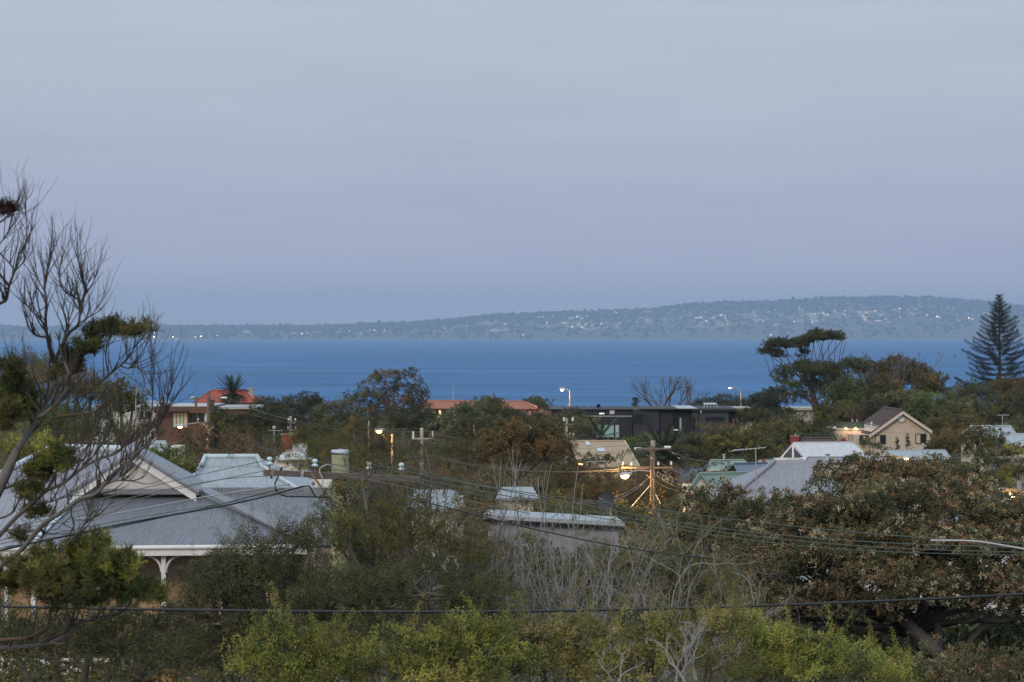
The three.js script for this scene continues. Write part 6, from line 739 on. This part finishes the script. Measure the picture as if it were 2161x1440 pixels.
// ---------- the half-bare tree at the left edge, close to the camera ----------
{
  const d0 = 12.6, R = rng(808), base = gnd(P(-170, 0, d0)), T = new Thing('half_bare_tree', 'half-bare coastal tree with pale crooked limbs at the left edge', 'tree', base), pxm = d0 / FOC, twig = [], tips = [];
  const limb = (name, pts, r0, r1, m, side = 1) => { // pts in photograph pixels, radii in pixels
    const z = (R() - .5) * .7, w = pts.map(([x, y, dz = 0], i) => P(x + (i ? (R() - .5) * 3 : 0), y + (i ? (R() - .5) * 3 : 0), d0 + z * Math.min(1, i / 3) + dz)), c = smooth(w, pts.length * 4); T.add(name, tube(c, r0 * pxm * .84, r1 * pxm * .84, 7), m);
    const n = Math.round(pts.length * 2.1 * side); for (let i = 0; i < n; i++) { const t = .2 + .8 * R(), k = Math.min(c.length - 2, Math.floor(t * (c.length - 1))), v = c[k + 1].clone().sub(c[k]).normalize(), s = V((R() - .5) * 1.6, R() * 1.1 - .1, (R() - .5) * 1.2); grow(R, c[k], v.multiplyScalar(.7).add(s).normalize(), (26 + 34 * R()) * pxm, lerp(r0, r1, t) * pxm * .42 + .0012, 2, { wig: .35, up: .08, kids: 1, keep: 1, spread: .7, shrink: .7 }, twig, tips); }
    const e = c[c.length - 1], v = e.clone().sub(c[c.length - 3]).normalize(); grow(R, e, v, 34 * pxm, r1 * pxm, 2, { wig: .3, up: .08, kids: 2, keep: 1, spread: .55, shrink: .7 }, twig, tips);
  };
  T.add('trunk', tube(smooth([base.clone().add(V(0, -.3, 0)), P(-150, 1420, d0), P(-110, 1250, d0), P(-50, 1120, d0), P(7, 1010, d0), P(37, 947, d0)], 24), .075, 8.5 * pxm, 9), M.barkGrey);
  limb('main_limb', [[37, 947], [58, 915], [80, 884], [100, 845], [114, 800], [111, 764]], 8, 4.5, M.barkGrey);
  limb('branch', [[80, 882], [100, 868], [128, 838], [146, 808], [142, 780], [136, 762]], 6, 3, M.barkGrey);
  limb('branch', [[111, 764], [100, 722], [96, 678], [97, 636], [92, 600], [103, 555], [109, 515]], 5, 1.2, M.barkDark, 1.3);
  limb('branch', [[96, 690], [82, 672], [69, 658], [56, 646], [42, 634]], 3, 1, M.barkDark); limb('branch', [[98, 712], [74, 708], [60, 694], [52, 665]], 3, 1, M.barkDark); limb('branch', [[92, 612], [82, 590], [74, 566]], 2, .8, M.barkDark);
  limb('branch', [[112, 766], [133, 725], [146, 702], [164, 683], [168, 655], [172, 638]], 4.5, 2.6, M.barkDark); limb('branch', [[172, 638], [158, 628], [139, 617], [127, 594], [126, 567], [133, 541]], 2.6, .9, M.barkDark, 1.2); limb('branch', [[172, 638], [180, 617], [177, 594], [168, 572], [164, 533]], 2.6, .9, M.barkDark, 1.4); limb('branch', [[180, 617], [192, 604], [204, 580]], 1.8, .8, M.barkDark); limb('branch', [[164, 684], [180, 672], [194, 664], [204, 650]], 2, .8, M.barkDark); limb('branch', [[126, 742], [140, 690], [134, 660], [128, 640]], 2.2, .8, M.barkDark);
  limb('branch', [[-40, 660], [0, 640], [14, 632], [19, 600], [31, 572], [37, 544], [53, 511], [57, 483], [55, 440]], 4.5, .9, M.barkDark, 1.3); limb('branch', [[31, 572], [14, 552], [-6, 530]], 2.6, 1.4, M.barkDark); limb('branch', [[33, 570], [46, 555], [58, 536], [62, 510]], 2, .8, M.barkDark); limb('branch', [[19, 602], [4, 585], [-8, 575]], 2.2, 1, M.barkDark); limb('branch', [[-10, 480], [10, 462], [24, 452], [32, 446]], 1.6, .8, M.barkDark); limb('branch', [[-6, 520], [10, 500], [22, 478], [26, 460]], 1.8, .8, M.barkDark);
  limb('low_limb', [[-30, 1160], [0, 1128], [26, 1100], [50, 1076], [73, 1058], [97, 1036], [130, 1020], [156, 1003], [174, 987], [208, 970], [243, 956], [264, 940], [300, 922], [326, 902]], 6, 2.2, M.bark, 1.2);
  limb('low_limb', [[-20, 1210], [40, 1164], [83, 1117], [108, 1095], [139, 1074], [165, 1055], [200, 1041], [220, 1022], [243, 994], [271, 973], [286, 956], [312, 936], [328, 908]], 7, 2.2, M.barkGrey, 1.2);
  limb('branch', [[218, 1024], [243, 1016], [258, 1014], [276, 1016]], 3.2, 1.4, M.barkGrey); limb('branch', [[240, 1014], [250, 1008], [258, 1002]], 2, 1, M.barkGrey); limb('branch', [[120, 1170], [146, 1143], [166, 1124], [180, 1102], [208, 1087]], 3.4, 1.4, M.bark); limb('branch', [[180, 1102], [186, 1078], [182, 1058]], 2.2, 1.4, M.bark);
  limb('branch', [[-20, 1100], [23, 1083], [43, 1050], [64, 1040]], 3, 1.6, M.bark); limb('branch', [[-20, 1040], [20, 1028], [50, 1014], [80, 1010], [120, 996], [160, 978]], 4, 1.6, M.barkGrey); limb('branch', [[156, 1003], [166, 976], [168, 950], [158, 930]], 2.4, 1, M.bark); limb('branch', [[60, 1066], [100, 1060], [140, 1050], [170, 1046]], 2.6, 1, M.bark); limb('branch', [[86, 1114], [90, 1130], [82, 1150]], 3, 2, M.bark); limb('branch', [[150, 1070], [150, 1090], [156, 1108], [148, 1130]], 2.4, 1, M.barkDark);
  limb('branch', [[326, 902], [340, 885], [350, 862], [355, 837], [364, 810], [371, 784]], 2.4, .8, M.barkDark, 1.3); limb('branch', [[328, 904], [338, 872], [344, 850], [342, 820]], 2, .8, M.barkDark); limb('branch', [[300, 922], [318, 880], [322, 840], [319, 790], [320, 752]], 2.2, .8, M.barkDark, 1.3);
  limb('branch', [[150, 850], [196, 820], [242, 782], [267, 758], [286, 733], [300, 716]], 3, 1.2, M.barkDark, 1.3); limb('branch', [[252, 772], [276, 778], [296, 752], [308, 725]], 2, .8, M.barkDark, 1.3); limb('branch', [[230, 792], [222, 760], [226, 735], [240, 720]], 2, .9, M.barkDark, 1.2); limb('branch', [[260, 764], [290, 775], [304, 800], [302, 822]], 1.8, .8, M.barkDark, 1.2);
  limb('branch', [[120, 880], [160, 876], [192, 872]], 3.4, 2.4, M.barkRed); limb('branch', [[90, 878], [70, 850], [52, 820], [48, 780]], 3, 1.2, M.barkDark); limb('branch', [[200, 960], [225, 920], [238, 890], [250, 850]], 2.4, 1, M.barkDark, 1.4); limb('branch', [[150, 990], [190, 930], [205, 890], [215, 850]], 2.4, 1, M.bark, 1.4); limb('branch', [[100, 1030], [140, 960], [176, 920], [196, 890]], 2.6, 1, M.bark, 1.3);
  limb('low_limb', [[-30, 1356], [0, 1352], [65, 1345], [95, 1326], [100, 1310]], 6, 3, M.barkRed); limb('low_limb', [[-30, 1368], [0, 1367], [62, 1365], [105, 1357], [140, 1340], [160, 1320], [185, 1310], [235, 1300]], 6.5, 2.2, M.barkGrey); limb('branch', [[105, 1357], [130, 1358], [150, 1352]], 2, 1, M.barkGrey);
  const list = [], lobes = [[104, 982, 40, 38, 'lime'], [80, 1000, 26, 26, 'olive'], [130, 965, 26, 22, 'olive'], [57, 1043, 24, 20, 'olive'], [73, 1086, 24, 18, 'olive'], [42, 1136, 13, 12, 'olive'], [190, 1165, 48, 36, 'lime'], [130, 1190, 60, 34, 'lime'], [250, 1198, 46, 36, 'lime'], [60, 1200, 60, 30, 'limeolive'], [100, 1235, 62, 34, 'olive'], [200, 1230, 60, 32, 'olive'], [275, 1250, 46, 26, 'green'], [322, 1256, 30, 24, 'lime'], [15, 1232, 46, 34, 'olive'], [215, 1205, 56, 34, 'green'], [160, 1262, 80, 28, 'dark'], [200, 712, 26, 20, 'dark'], [240, 698, 32, 18, 'green'], [285, 700, 34, 15, 'limeolive'], [182, 738, 26, 18, 'dark'], [155, 760, 24, 20, 'dark'], [25, 845, 46, 42, 'green'], [10, 880, 40, 36, 'olive'], [60, 868, 22, 24, 'dark'], [6, 446, 22, 18, 'rust'], [150, 782, 28, 20, 'olive'], [20, 790, 26, 30, 'dark']];
  PAL.rust = [[.05, .022, .018, 2], [.03, .024, .014, 1]];
  for (const [x, y, rx, ry, pal] of lobes) { // ragged tufts of foliage with gaps between them
    const C = P(x, y, d0 + (R() - .5) * .5), nT = Math.round(rx * ry / 34) + 2;
    for (let i = 0; i < nT; i++) { const v = dirR(R, -.75), q = Math.pow(R(), .42) * (1.0 + .3 * noise3.noise(v.x * 2.5 + x, v.y * 2.5 + y, v.z * 2.5)), tc = V(C.x + v.x * rx * pxm * q, C.y + v.y * ry * pxm * q, C.z + v.z * rx * pxm * q), out = v.clone().add(V(0, .5, 0)).normalize(), tr = (6 + 6 * R()) * pxm, c = pick(R, PAL[pal]), tone = .5 + .8 * R(); twig.push(tube([tc.clone().addScaledVector(out, -tr * 2.2), tc], .0022, .0012, 3, false));
      for (let s = 0; s < 9; s++) { const w = dirR(R, -.6), t = tone * (.85 + .3 * R()); list.push([tc.clone().addScaledVector(out, tr * (R() * 1.8 - .5)).addScaledVector(w, tr * .8 * R()), .06 + .035 * R(), [c[0] * t, c[1] * t, c[2] * t]]); } } }
  for (const [p] of tips) if (p.y < P(0, 860, d0).y && R() < .3) { const c = pick(R, PAL.olive); list.push([p, .05, [c[0], c[1], c[2]]]); }
  const tw = T.add('twig_mass', twig, M.barkDark); tw.userData.kind = 'stuff';
  instances('crown', list, LEAF.spray[0], T.g, base);
}
console.log('leaf instances', nInst);
renderer.render(scene, camera);
